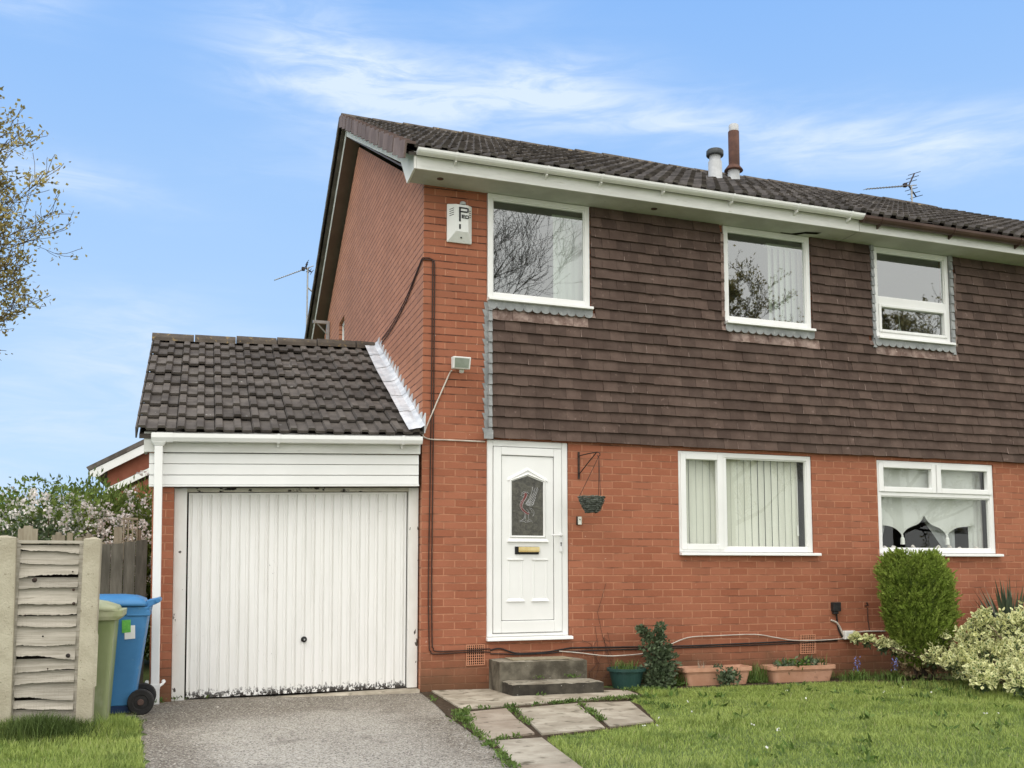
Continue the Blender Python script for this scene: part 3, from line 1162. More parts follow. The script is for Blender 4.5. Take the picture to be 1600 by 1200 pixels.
# --- lead
def scallop(parent, x0, x1, ztop, drop=.085, y=-.060):
    b = MB(warp_house)
    n = max(3, round((x1-x0)/.092))
    w = (x1-x0)/n
    pts = []
    for i in range(n):
        for k in range(7):
            a = math.pi*k/6
            pts.append((x0+w*(i+.5)-math.cos(a)*w*.5, ztop-drop+.030-math.sin(a)*.036))
    poly = [(x0, ztop), *pts, (x1, ztop)]
    b.prism(poly, 1, y, y+.006)
    return b.build('lead_apron', M['lead'], parent)


# vertical flashing left of the hung tiles: flat sawtooth against the brick, rolled lead edge
b = MB(warp_house)
z = 2.53
zt = 3.90
n = 18
st = (zt-z)/n
for i in range(n):
    a = z+i*st
    b.prism([(.640, a), (.628 - .018*(i % 2 == 0), a+st*.98), (.700, a+st*.98), (.700, a)], 1, -.008-.001*(i % 3), -.001)
b.build('lead_flashing', M['lead'], house)
b = MB(warp_house)
zz = z-.03
k = 0
while zz < zt:
    h = .108
    b.hexa([(.668, -.062, zz), (.708, -.058, zz), (.708, -.010, zz), (.664, -.010, zz),
            (.672, -.046, zz+h), (.706, -.044, zz+h), (.706, -.010, zz+h), (.668, -.010, zz+h)])
    zz += h+.001
    k += 1
b.box(.615, .712, -.066, -.0605, 2.487, 2.58)
b.build('lead_soaker', M['lead'], house, bevel=.004)
for xs_ in ((WINC[0]-.045, WINC[0]-.004), (WINC[1]+.004, WINC[1]+.045)):
    b = MB(warp_house)
    zz = 3.80
    while zz < 5.0:
        b.hexa([(xs_[0], -.056, zz), (xs_[1], -.056, zz), (xs_[1], -.008, zz), (xs_[0], -.008, zz),
                (xs_[0], -.042, zz+.105), (xs_[1], -.042, zz+.105), (xs_[1], -.008, zz+.105), (xs_[0], -.008, zz+.105)])
        zz += .107
    b.build('lead_soaker', M['lead'], house2, bevel=.003)


# --- windows
def bars(b, x0, x1, z0, z1, w, y0, y1, wb=None):
    wb = w if wb is None else wb
    b.box(x0, x0+w, y0, y1, z0, z1)
    b.box(x1-w, x1, y0, y1, z0, z1)
    b.box(x0+w, x1-w, y0, y1, z0, z0+wb)
    b.box(x0+w, x1-w, y0, y1, z1-w, z1)


def window(parent, rect, lights, mull=(), glass='glass', proud=0.0, sill=True, sill_ext=(.01, .05), fw=.052, gw=.012):
    """lights: (x0,x1,z0,z1,sash width); mull: extra frame bars (x0,x1,z0,z1)"""
    x0, x1, z0, z1 = rect
    b = MB(warp_house)
    yf = .012-proud
    sh = .035 if sill else 0
    bars(b, x0+.004, x1-.004, z0+sh, z1-.004, fw, yf, yf+.07)
    for m_ in mull:
        b.box(m_[0], m_[1], yf+.001, yf+.069, m_[2], m_[3])
    w = b.build('window', M['upvc'], parent, bevel=.004)
    for li in lights:
        a, c, d, e, s = li
        if s:
            b = MB(warp_house)
            bars(b, a, c, d, e, s, yf-.014, yf+.05)
            b.build('sash', M['upvc'], w, bevel=.006)
        else:
            s = .012
            b = MB(warp_house)
            bars(b, a, c, d, e, s, yf+.016, yf+.05)
            b.build('glazing_bead', M['upvc'], w)
        b = MB(warp_house)
        b.box(a+s-.004, c-s+.004, yf+.030, yf+.046, d+s-.004, e-s+.004)
        b.build('pane', M[glass], w)
    if sill:
        b = MB(warp_house)
        b.hexa([(x0-sill_ext[0], -.062-proud, z0-.004), (x1+sill_ext[1], -.062-proud, z0-.004), (x1+sill_ext[1], .07, z0-.004),
                (x0-sill_ext[0], .07, z0-.004), (x0-sill_ext[0], -.058-proud, z0+.026), (x1+sill_ext[1], -.058-proud, z0+.026),
                (x1+sill_ext[1], .07, z0+.034), (x0-sill_ext[0], .07, z0+.034)])
        b.build('sill', M['upvc'], w, bevel=.004)
    return w


def room(w, rect, depth=1.6, m='dark_room'):
    x0, x1, z0, z1 = rect
    b = MB(warp_house)
    y0, y1 = .10, depth
    b.quad((x0, y1, z0), (x1, y1, z0), (x1, y1, z1), (x0, y1, z1))
    b.quad((x0, y0, z0), (x0, y1, z0), (x0, y1, z1), (x0, y0, z1))
    b.quad((x1, y0, z0), (x1, y0, z1), (x1, y1, z1), (x1, y1, z0))
    b.quad((x0, y0, z0), (x1, y0, z0), (x1, y1, z0), (x0, y1, z0))
    b.quad((x0, y0, z1), (x0, y1, z1), (x1, y1, z1), (x1, y0, z1))
    return b.build('room', M[m], w)


def slats(w, x0, x1, z0, z1, y=.16, pitch=.082, ang=12, seed=1, m='blind', cover=.56):
    b = MB(warp_house)
    rg = np.random.default_rng(seed)
    n = int(round((x1-x0)/pitch))
    p = (x1-x0)/n
    for i in range(n):
        c = x0+(i+.5)*p
        a = math.radians(ang+rg.normal()*2.5)
        hw = p*cover
        dx, dy = math.cos(a)*hw, math.sin(a)*hw
        zb = z0+rg.normal()*.004
        # shallow curve across each vane
        pts = [(c-dx, y-dy), (c, y-.006), (c+dx, y+dy)]
        v = [(px, py, zb) for px, py in pts]+[(px, py, z1) for px, py in pts]
        b.add(v, [(0, 1, 4, 3), (1, 2, 5, 4)])
    b.box(x0-.02, x1+.02, y-.03, y+.03, z1+.002, z1+.04)
    return b.build('vertical_blind', M[m], w)


def wavy(w, outline, y, m, amp=.018, k=60, name='curtain'):
    """draped cloth: outline gives x-left and x-right at heights"""
    b = MB(warp_house)
    n = 22
    vs, fs = [], []
    for (z, xl, xr) in outline:
        for i in range(n+1):
            t = i/n
            vs.append((xl+(xr-xl)*t, y+amp*math.sin(t*k/ (1.0)), z))
    for r in range(len(outline)-1):
        for i in range(n):
            fs.append((r*(n+1)+i, r*(n+1)+i+1, (r+1)*(n+1)+i+1, (r+1)*(n+1)+i))
    b.add(vs, fs)
    return b.build(name, M[m], w, smooth=True)


def fixed(rect, fw=.052, sill=True):
    x0, x1, z0, z1 = rect
    return (x0+.004+fw, x1-.004-fw, z0+(.035 if sill else 0)+fw, z1-.004-fw)


fa = fixed(WINA)
wA = window(house, WINA, [(*fa, .0)], proud=.035, sill_ext=(.0, .012))
fx = (fa[0]-.0, fa[1]+.0, fa[2], fa[3])
b = MB(warp_house)
room(wA, (WINA[0]-.3, WINA[1]+.6, WINA[2]-.3, WINA[3]+.1))
slats(wA, WINA[0]+.78, WINA[1]+.14, WINA[2]+.0, WINA[3]-.12, pitch=.088, ang=7, seed=2)
fb = fixed(WINB)
wB = window(house, WINB, [(*fb, .0)], proud=.035, sill_ext=(.0, .012))
room(wB, (WINB[0]-.3, WINB[1]+.35, WINB[2]-.3, WINB[3]+.1))
slats(wB, WINB[0]+.66, WINB[1]+.02, WINB[2]+.0, WINB[3]-.12, pitch=.075, ang=24, seed=3)
scallop(wA, WINA[0]-.005, WINA[1]+.012, 3.912)
scallop(wB, WINB[0]-.005, WINB[1]+.012, 3.912)
wC = window(house2, WINC, [(WINC[0]+.056, WINC[1]-.056, 4.435, WINC[3]-.056, .0), (WINC[0]+.056, WINC[1]-.056, WINC[2]+.087, 4.345, .035)],
            mull=[(WINC[0]+.056, WINC[1]-.056, 4.345, 4.435)], proud=.03, sill_ext=(-.01, .012))
room(wC, (WINC[0]-.3, WINC[1]+.3, WINC[2]-.3, WINC[3]+.1))
0 and wavy(wC, [(5.0, WINC[0]+.02, WINC[1]-.02), (4.2, WINC[0]+.02, WINC[1]-.02)], .3, 'curtain', .012, 40, 'net_curtain')
scallop(wC, WINC[0]-.03, WINC[1]+.03, 3.912)
b = MB(warp_house)
b.tube([(5.78, .13, 4.32), (5.79, .13, 4.14)], .006, 6)
b.lathe([(0, .11), (.012, .10), (.018, .05), (.03, .0), (0, -.01)], (5.79, .13, 4.03), 8)
b.build('hanging_ornament', M['net'], wC)

# ground floor window of this house: narrow opening light and wide fixed pane over vertical blinds
xm = WINW[0]+.545
wW = window(house, WINW, [(WINW[0]+.030, xm-.012, WINW[2]+.060, WINW[3]-.030, .062), (xm+.035, WINW[1]-.056, WINW[2]+.087, WINW[3]-.056, 0.)],
            mull=[(xm-.012, xm+.035, WINW[2]+.087, WINW[3]-.056)], glass='glass_low', sill_ext=(.0, .06))
room(wW, (WINW[0]-.1, WINW[1]+.1, WINW[2]-.2, WINW[3]+.1))
slats(wW, WINW[0]+.03, WINW[1]-.088, WINW[2]+.02, WINW[3]-.02, pitch=.083, ang=4, seed=4, y=.15, cover=.484)
b = MB(warp_house)
b.tube([(WINW[1]-.115, .115, 2.35), (WINW[1]-.115, .115, 1.62)], .003, 5)
b.tube([(WINW[1]-.125, .113, 1.68), (WINW[1]-.122, .113, 1.56)], .011, 8)
b.build('blind_cord', M['upvc'], wW)

# neighbour's ground floor window
zt_ = 2.055
xmid = (WINR[0]+WINR[1])/2
wR = window(house2, WINR, [(WINR[0]+.028, xmid-.006, zt_+.035, WINR[3]-.028, .062), (xmid+.006, WINR[1]-.028, zt_+.035, WINR[3]-.028, .062),
                           (WINR[0]+.056, WINR[1]-.056, WINR[2]+.087, zt_-.012, 0.)],
            mull=[(WINR[0]+.056, WINR[1]-.056, zt_-.012, zt_+.034)], glass='glass_low', sill_ext=(.0, .05))
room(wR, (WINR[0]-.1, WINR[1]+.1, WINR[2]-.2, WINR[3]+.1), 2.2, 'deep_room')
# pelmet blind with two drooping points
b = MB(warp_house)
pts = []
A, B_, zc, zl = WINR[0]+.06, WINR[1]-.20, 1.755, 1.70
T1, T2, CUSP = A+.355, B_-.40, (A+B_)/2-.02
# pelmet bottom edge, left to right
for t in np.linspace(0, 1, 12):
    pts.append((A+(T1-A)*t, zl-.0-.115*(t**4)))
for t in np.linspace(0, 1, 12)[1:]:
    pts.append((T1+(CUSP-T1)*t, zl-.115*((1-t)**4)+.13*(t**5)))
for t in np.linspace(0, 1, 12)[1:]:
    pts.append((CUSP+(T2-CUSP)*t, zl+.13*((1-t)**5)-.115*(t**4)))
for t in np.linspace(0, 1, 12)[1:]:
    pts.append((T2+(B_-T2)*t, zl-.115*((1-t)**4)+.10*max(0, t-.75)))
b.prism([(A, 2.44), *pts, (B_, 2.44)], 1, .125, .130)
pel = b.build('pelmet_blind', M['net'], wR)
for T in (T1, T2):
    b = MB(warp_house)
    b.lathe([(.0, .0), (.012, -.005), (.013, -.03), (.024, -.05), (.028, -.12), (0, -.122)], (T, .12, zl-.105), 10)
    b.build('tassel', M['upvc'], wR)
wavy(wR, [(2.4, A, A+.30), (1.75, A, A+.20), (1.36, A, A+.085)], .20, 'curtain', .012, 40)
wavy(wR, [(2.4, CUSP-.0, B_+.05), (1.85, CUSP+.02, B_-.20), (1.60, CUSP+.22, B_-.20), (1.36, CUSP+.40, B_-.20)], .24, 'curtain', .014, 55)
wavy(wR, [(2.4, B_-.05, WINR[1]-.03), (1.36, B_-.05, WINR[1]-.03)], .17, 'net', .006, 20)
rg = np.random.default_rng(4)
for (xx, h) in ((A+.12, .10), (A+.24, .07), (A+.50, .09), (A+.86, .10), (A+1.02, .09), (B_-.22, .08), (B_-.38, .12), (B_+.02, .08)):
    b = MB(warp_house)
    for k in range(5):
        b.lathe([(0, .0), (.016, .010), (.018, .025), (0, .038)], (xx+rg.normal()*.010, .125, 1.40+h*rg.random()*.4), 7)
    b.build('sill_flower', M['blossom'], wR)

# small window on the gable
b = MB(warp_house)
for (a, c, d, e) in ((side[0], side[0]+.06, side[2], side[3]), (side[1]-.06, side[1], side[2], side[3]),
                     (side[0]+.06, side[1]-.06, side[2], side[2]+.06), (side[0]+.06, side[1]-.06, side[3]-.06, side[3])):
    b.box(.05, .11, a, c, d, e)
sw = b.build('window', M['upvc'], house, bevel=.004)
b = MB(warp_house)
b.box(.075, .09, side[0]+.055, side[1]-.055, side[2]+.055, side[3]-.055)
b.build('pane', M['glass'], sw)
b = MB(warp_house)
b.box(.115, .125, side[0], side[1], side[2], side[3])
b.build('blind', M['blind'], sw)

# --- front door
dx0, dx1, dz0, dz1 = DOOR
b = MB(warp_house)
yf = .012
bars(b, dx0+.004, dx1-.004, dz0+.045, dz1-.003, .064, yf, yf+.07, .030)
door = b.build('front_door', M['upvc'], house, bevel=.005)
# leaf: outer stiles and an inner panel
lx0, lx1, lz0, lz1 = dx0+.0735, dx1-.0735, dz0+.081, dz1-.0725
b = MB(warp_house)
bars(b, lx0, lx1, lz0, lz1, .082, yf-.012, yf+.05, .118)
b.build('door_leaf', M['upvc'], door, bevel=.007, seg=3)
px0, px1, pz0, pz1 = lx0+.082, lx1-.082, lz0+.118, lz1-.082
gx0, gx1, gz0, gz1, gpx, gpz = px0+.113, px1-.113, 1.525, 2.075, (px0+px1)/2, 2.135
b = MB(warp_house)
yp = yf+.004
# panel with the house-shaped hole for the glass
b.quad((px0+.006, yp, pz0+.006), (gx0, yp, pz0+.006), (gx0, yp, pz1-.006), (px0+.006, yp, pz1-.006))
b.quad((gx1, yp, pz0+.006), (px1-.006, yp, pz0+.006), (px1-.006, yp, pz1-.006), (gx1, yp, pz1-.006))
b.quad((gx0, yp, pz0+.006), (gx1, yp, pz0+.006), (gx1, yp, gz0), (gx0, yp, gz0))
b.add([(gx0, yp, gz1), (gpx, yp, gpz), (gpx, yp, pz1-.006), (gx0, yp, pz1-.006)], [(0, 1, 2, 3)])
b.add([(gpx, yp, gpz), (gx1, yp, gz1), (gx1, yp, pz1-.006), (gpx, yp, pz1-.006)], [(0, 1, 2, 3)])
# raised moulding round the glass
mo = [(gx0, gz0), (gx1, gz0), (gx1, gz1), (gpx, gpz), (gx0, gz1)]
ou = [(gx0-.028, gz0-.026), (gx1+.028, gz0-.026), (gx1+.028, gz1+.014), (gpx, gpz+.033), (gx0-.028, gz1+.014)]
for i in range(5):
    j = (i+1) % 5
    a, c = mo[i], mo[j]
    d, e = ou[i], ou[j]
    m1 = ((a[0]+d[0])/2, (a[1]+d[1])/2)
    m2 = ((c[0]+e[0])/2, (c[1]+e[1])/2)
    b.quad((a[0], yp+.006, a[1]), (c[0], yp+.006, c[1]), (m2[0], yp-.016, m2[1]), (m1[0], yp-.016, m1[1]))
    b.quad((m1[0], yp-.016, m1[1]), (m2[0], yp-.016, m2[1]), (e[0], yp-.001, e[1]), (d[0], yp-.001, d[1]))
# canopy moulding over the glass and a cill under it
for (a, c) in (((gx0-.045, gz1+.0), (gpx, gpz+.052)), ((gpx, gpz+.052), (gx1+.045, gz1+.0))):
    b.hexa([(a[0], yp-.012, a[1]+.006), (c[0], yp-.012, c[1]+.006), (c[0], yp-.0005, c[1]-.004), (a[0], yp-.0005, a[1]-.004),
            (a[0], yp-.006, a[1]+.030), (c[0], yp-.006, c[1]+.030), (c[0], yp-.0005, c[1]+.034), (a[0], yp-.0005, a[1]+.034)])
b.hexa([(gx0-.05, yp-.026, gz0-.062), (gx1+.05, yp-.026, gz0-.062), (gx1+.05, yp-.0005, gz0-.066), (gx0-.05, yp-.0005, gz0-.066),
        (gx0-.03, yp-.006, gz0-.028), (gx1+.03, yp-.006, gz0-.028), (gx1+.03, yp-.0005, gz0-.027), (gx0-.03, yp-.0005, gz0-.027)])
# two moulded lower panels: top lip and bottom ledge with faint sides
for (a, c) in ((px0+.082, px0+.218), (px1-.218, px1-.082)):
    zt0, zb0 = 1.250, .862
    b.hexa([(a-.012, yp-.003, zt0+.018), (c+.012, yp-.003, zt0+.018), (c+.012, yp-.0005, zt0+.018), (a-.012, yp-.0005, zt0+.018),
            (a-.018, yp-.012, zt0+.032), (c+.018, yp-.012, zt0+.032), (c+.018, yp-.0005, zt0+.040), (a-.018, yp-.0005, zt0+.040)])
    b.hexa([(a-.026, yp-.018, zb0), (c+.026, yp-.018, zb0), (c+.026, yp-.0005, zb0-.004), (a-.026, yp-.0005, zb0-.004),
            (a-.010, yp-.004, zb0+.028), (c+.010, yp-.004, zb0+.028), (c+.010, yp-.0005, zb0+.030), (a-.010, yp-.0005, zb0+.030)])
    for xx in (a, c):
        b.hexa([(xx-.006, yp-.004, zb0+.031), (xx+.006, yp-.004, zb0+.031), (xx+.012, yp-.0005, zb0+.031), (xx-.012, yp-.0005, zb0+.031),
                (xx-.006, yp-.004, zt0+.017), (xx+.006, yp-.004, zt0+.017), (xx+.012, yp-.0005, zt0+.017), (xx-.012, yp-.0005, zt0+.017)])
b.build('door_panel', M['upvc'], door)
b = MB(warp_house)
b.box(px0-.01, px1+.01, yp+.012, yp+.03, pz0-.01, pz1+.01)
b.build('gap_shade_board', M['hole'], door)  # black board added behind the panel, gives its edge a dark shadow gap
b = MB(warp_house)
b.add([(gx0-.002, yp+.007, gz0-.002), (gx1+.002, yp+.007, gz0-.002), (gx1+.002, yp+.007, gz1), (gpx, yp+.007, gpz+.002), (gx0-.002, yp+.007, gz1)],
      [(0, 1, 2, 3, 4)])
gl = b.build('glass_panel', M['door_glass'], door)


# emblem of a bird with a raised wing, drawn in leaded outline on the glass
def em(u, v):
    """emblem drawing units to the door plane"""
    return (gx0+(u-243)/(598-243)*(gx1-gx0), yp+.004, gz0+(912-v)/(912-380)*(gz1-gz0))


b = MB(warp_house)
body = [(392, 486), (412, 492), (420, 510), (408, 535), (392, 560), (372, 590), (362, 615), (366, 640), (388, 662), (418, 682), (442, 690),
        (430, 706), (398, 692), (362, 668), (340, 640), (334, 608), (346, 575), (372, 545), (386, 518), (380, 500)]
b.add([em(*p) for p in body], [tuple(range(len(body)))[::-1]])
b.build('emblem_bird', M['bird_red'], door)
b = MB(warp_house)
strokes = [
    body+[body[0]],
    [(438, 498), (425, 486), (400, 480), (372, 482), (354, 496), (364, 504), (345, 520), (362, 524), (370, 535), (380, 520)],
    [(366, 500), (385, 496), (398, 505)],
    [(400, 600), (438, 548), (466, 494), (480, 430), (472, 440), (488, 470)],
    [(402, 606), (452, 548), (494, 486), (508, 438)],
    [(410, 612), (470, 548), (512, 486), (534, 432), (540, 452), (520, 500)],
    [(420, 616), (478, 566), (520, 500)], [(428, 616), (486, 580), (516, 530)], [(434, 618), (484, 600), (504, 560)],
    [(440, 622), (472, 618), (494, 590)], [(400, 600), (414, 580), (430, 585), (420, 616)], [(424, 562), (440, 590), (458, 570)],
    [(440, 640), (470, 646), (492, 668), (494, 700), (478, 722)], [(446, 652), (468, 664), (474, 690)],
    [(386, 690), (390, 716), (380, 745), (356, 762), (336, 768), (334, 778), (356, 772), (382, 770), (402, 784)],
    [(398, 694), (400, 722), (392, 752), (404, 768)],
    [(434, 704), (432, 730), (438, 756), (420, 768), (412, 782), (430, 776), (456, 768), (478, 782), (466, 762), (446, 754)],
    [(374, 560), (352, 590), (346, 616), (356, 644)], [(408, 650), (426, 664), (440, 690)],
]
for s in strokes:
    b.tube([em(*p) for p in s], .0016, 5)
b.build('emblem_outline', M['silver'], door)

b = MB(warp_house)
lzx0, lzx1 = .962, 1.215
b.box(lzx0, lzx1, yp-.010, yp-.0007, 1.335, 1.413, 1)
b.box(lzx0+.035, lzx1+.004, yp-.024, yp-.012, 1.368, 1.410, 0)
b.hexa([(lzx0+.03, yp-.036, 1.358), (lzx1+.004, yp-.036, 1.358), (lzx1+.004, yp-.012, 1.362), (lzx0+.04, yp-.012, 1.362),
        (lzx0+.03, yp-.026, 1.367), (lzx1+.004, yp-.026, 1.367), (lzx1+.004, yp-.012, 1.367), (lzx0+.04, yp-.012, 1.367)], 0)
b.build('letterbox', [M['brass'], M['ink']], door, bevel=.002)
b = MB(warp_house)
hx = 1.447
b.box(hx-.017, hx+.017, yf-.026, yf-.0125, 1.36, 1.56)
hd = b.build('handle', M['chrome'], door, bevel=.006)
b = MB(warp_house)
b.tube([(hx, yf-.027, 1.525), (hx, yf-.055, 1.527), (hx-.03, yf-.062, 1.530), (hx-.11, yf-.060, 1.531)], [.010, .010, .010, .009], 8)
b.build('lever', M['chrome'], hd, smooth=True)
b = MB(warp_house)
b.lathe([(0, -.004), (.008, -.004), (.008, 0)], (hx, yf-.0265, 1.452), 10, axis=1)
b.box(hx-.004, hx+.004, yf-.030, yf-.0265, 1.420, 1.450)
b.build('keyhole', M['ink'], hd)
b = MB(warp_house)
b.hexa([(dx0-.004, -.060, dz0+.006), (dx1+.024, -.060, dz0+.006), (dx1+.024, .05, dz0+.006), (dx0-.004, .05, dz0+.006),
        (dx0-.004, -.056, dz0+.036), (dx1+.024, -.056, dz0+.036), (dx1+.024, .05, dz0+.044), (dx0-.004, .05, dz0+.044)])
b.build('sill', M['upvc'], door, bevel=.004)

# --- pipes through the roof
b = MB(warp_house)
vx, vy = 4.735, 2.55
rz = EZ+(vy-EY)*SL
b.lathe([(.135, -.02), (.115, .03), (.098, .06), (.096, .30), (.080, .315), (.080, .40)], (vx, vy, rz-.02), 20)
vp = b.build('vent_pipe', M['grey_vent'], house, smooth=True)
b = MB(warp_house)
b.lathe([(.02, .39), (.116, .385), (.122, .40), (.120, .455), (.108, .47), (0, .475)], (vx, vy, rz-.02), 20)
b.build('cap', M['cap_grey'], vp, smooth=True)
b = MB(warp_house)
b.hexa([(vx-.24, vy-.30, rz-.145), (vx+.34, vy-.30, rz-.145), (vx+.34, vy+.25, rz+.13), (vx-.24, vy+.25, rz+.13),
        (vx-.24, vy-.30, rz-.105), (vx+.34, vy-.30, rz-.105), (vx+.34, vy+.25, rz+.172), (vx-.24, vy+.25, rz+.172)])
b.build('lead_slate', M['lead'], vp)
fx_, fy_ = 5.41, 3.2
rz2 = EZ+(fy_-EY)*SL
b = MB(warp_house)
b.lathe([(.13, -.06), (.105, .0), (.090, .05), (.088, .20)], (fx_, fy_, rz2-.02), 20)
fl = b.build('flue_pipe', M['grey_vent'], house2, smooth=True)
b = MB(warp_house)
b.lathe([(.085, .275), (.135, .21), (.14, .195), (.09, .19), (.085, .19)], (fx_, fy_, rz2-.02), 20)
b.lathe([(.082, .25), (.082, .80), (.072, .805)], (fx_+.012, fy_, rz2-.02), 20)
b.build('rusty_sleeve', M['rust'], fl, smooth=True)
b = MB(warp_house)
b.lathe([(.072, .795), (.074, .90), (.060, .915), (.058, .80)], (fx_+.016, fy_, rz2-.02), 20)
b.build('flue_top', M['grey_vent'], fl, smooth=True)
b = MB(warp_house)
b.hexa([(fx_-.22, fy_-.24, rz2-.115), (fx_+.28, fy_-.24, rz2-.115), (fx_+.28, fy_+.2, rz2+.105), (fx_-.22, fy_+.2, rz2+.105),
        (fx_-.22, fy_-.24, rz2-.075), (fx_+.28, fy_-.24, rz2-.075), (fx_+.28, fy_+.2, rz2+.147), (fx_-.22, fy_+.2, rz2+.147)])
b.build('lead_slate', M['lead'], fl)


# --- air bricks
def airbrick(x0, x1, z0, z1, parent):
    b = MB(warp_house)
    nx, nz = 9, 8
    b.box(x0, x1, -.0035, .002, z0, z1, 1)
    # grid of bars leaves square holes
    wx, wz = (x1-x0)/nx, (z1-z0)/nz
    for i in range(nx+1):
        c = x0+i*wx
        hw = .0032 if 0 < i < nx else .009
        b.box(max(x0, c-hw), min(x1, c+hw), -.011, -.004, z0, z1, 0)
    for j in range(nz+1):
        c = z0+j*wz
        hw = .0032 if 0 < j < nz else .009
        b.box(x0+.0005, x1-.0005, -.0102, -.0042, max(z0, c-hw), min(z1, c+hw), 0)
    return b.build('air_brick', [M['airbrick'], M['hole']], parent)


airbrick(.455, .645, .243, .447, house)
airbrick(4.222, 4.424, .236, .450, house)

# ------------------------------------------------------------------ garage
garage = thing('garage', 'white up-and-over garage with dark tiled lean-to roof left of the brick house', 'garage')
GY0, GZ0, GRY, GSL = -.14, 2.475, 2.65, .52
b = MB(warp_garage)
b.box(-2.470, -2.285, .0, .22, -.05, 1.99)
b.quad((-2.470, 5.4, -.05), (-2.470, .22, -.05), (-2.470, .22, 2.6), (-2.470, 5.4, 2.6), 1)
b.add([(-2.470, .0, 1.99), (-2.470, 2.65, 3.82), (-2.470, 5.4, 2.5), (-2.470, 5.4, 1.99)], [(3, 2, 1, 0)], 1)
b.quad((-2.470, 5.4, -.05), (-.01, 5.4, -.05), (-.01, 5.4, 2.6), (-2.470, 5.4, 2.6), 1)
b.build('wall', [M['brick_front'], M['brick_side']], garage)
gr = np.random.default_rng(17)
grows = 9
ggauge = (GRY-GY0)*math.sqrt(1+GSL*GSL)/grows
b = MB(warp_garage)
tile_roof(b, -2.60, -.015, GY0, GZ0, GSL, grows, ggauge, rng=gr, roll=.026, lap=.038)
gzr = GZ0+(GRY-GY0)*GSL
b.prism([(GY0+.05, GZ0-.012), (GRY, gzr-.012), (5.5, gzr-.012-(5.5-GRY)*GSL), (5.5, gzr-.05-(5.5-GRY)*GSL), (GRY, gzr-.05), (GY0+.05, GZ0-.05)], 0,
        -2.585, -.018)
# verge edge of the left side
for r in range(grows):
    cag, sag_ = 1/math.sqrt(1+GSL*GSL), GSL/math.sqrt(1+GSL*GSL)
    s0, s1 = r*ggauge, (r+1)*ggauge-.006
    P = []
    for xx in (-2.616, -2.602):
        for (s, off) in ((s0, -.055), (s1, -.06), (s1, .030), (s0, .045)):
            P.append((xx, GY0+s*cag-off*sag_, GZ0+s*sag_+off*cag))
    b.hexa([P[0], P[1], P[5], P[4], P[3], P[2], P[6], P[7]])
groof = b.build('roof', M['garage_tile'], garage)
ridge(groof, -2.62, -.03, gzr+.02, GRY, .47, warp_garage, .105)
# stepped, white-painted flashing against the gable
b = MB(warp_garage)
cag, sag_ = 1/math.sqrt(1+GSL*GSL), GSL/math.sqrt(1+GSL*GSL)
n = 18
slen = (GRY-GY0)/cag


def gp(s, off, x):
    return (x, GY0+s*cag-off*sag_, GZ0+s*sag_+off*cag)


rgf = np.random.default_rng(3)
for i in range(n):       # steps on the wall
    s0, s1 = i*slen/n, (i+1)*slen/n
    y0_, z0_ = gp(s0, .03, 0)[1:]
    y1_, z1_ = gp(s1, .03, 0)[1:]
    tip = .175+rgf.normal()*.01
    b.prism([(y0_, z0_), (y1_, z1_), (y1_-.01, z1_+.055), (y0_-.02, z0_+tip)], 0, -.013-.001*(i % 2), -.0015)
for i in range(6):       # apron dressed over the tiles, in lapped lengths
    s0, s1 = i*slen/6-.01, (i+1)*slen/6
    m_ = 5
    vs = []
    for (s, lift) in ((s0, .006), (s1, .0)):
        for k in range(m_):
            t = k/(m_-1)
            wv = .006*math.sin(9*s+5*t)
            vs.append(gp(s, .080-.012*t+lift+wv+(.03 if k == 0 else 0), -.0145-.155*t-(.012*math.sin(13*s) if k == m_-1 else 0)))
    fs = [(k+1, k, m_+k, m_+k+1) for k in range(m_-1)]
    b.add(vs, fs)
b.build('flashing', M['white_flashing'], garage)
# fascia, gutter, cladding
b = MB(warp_garage)
b.box(-2.545, -.032, -.075, -.045, 2.305, 2.490)
b.box(-2.545, -2.520, -.045, .12, 2.305, 2.490)
b.build('fascia', M['upvc_old'], garage, bevel=.003)
b = MB(warp_garage)
zb_ = 1.995
for (z0_, z1_) in ((2.204, 2.300), (2.102, 2.200), (2.012, 2.098)):
    b.hexa([(-2.500, -.046, z0_), (-.040, -.046, z0_), (-.040, -.005, z0_), (-2.500, -.005, z0_),
            (-2.500, -.040, z1_), (-.040, -.040, z1_), (-.040, -.005, z1_), (-2.500, -.005, z1_)])
b.box(-2.500, -.036, -.052, -.005, 1.993, 2.010)
b.build('cladding_panel', M['upvc'], garage, bevel=.003)
b = MB(warp_garage)
gp_ = [(-.195, 2.462), (-.195, 2.425), (-.178, 2.392), (-.095, 2.392), (-.080, 2.425), (-.080, 2.462)]
gi_ = [(-.086, 2.462), (-.086, 2.427), (-.098, 2.398), (-.175, 2.398), (-.189, 2.427), (-.189, 2.462)]
b.prism(gp_+gi_, 0, -2.475, -.040)
b.prism(gp_, 0, -2.481, -2.476)
b.prism(gp_, 0, -.039, -.034)
b.prism([(-.200, 2.466), (-.200, 2.423), (-.181, 2.386), (-.092, 2.386), (-.077, 2.423), (-.077, 2.455), (-.0805, 2.455), (-.0805, 2.424), (-.0945, 2.3915),
         (-.1785, 2.3915), (-.1955, 2.425), (-.1955, 2.466)], 0, -2.475, -2.30)
ggut = b.build('gutter', M['upvc'], garage)
for x in (-1.38, -.22):
    b = MB(warp_garage)
    b.prism([(-.201, 2.468), (-.201, 2.423), (-.182, 2.384), (-.091, 2.384), (-.076, 2.423), (-.0805, 2.424), (-.0945, 2.3915), (-.1785, 2.3915), (-.1955, 2.425),
             (-.1955, 2.468)], 0, x-.012, x+.012)
    b.box(x-.008, x+.008, -.11, -.076, 2.355, 2.384)
    b.build('bracket', M['upvc'], ggut)
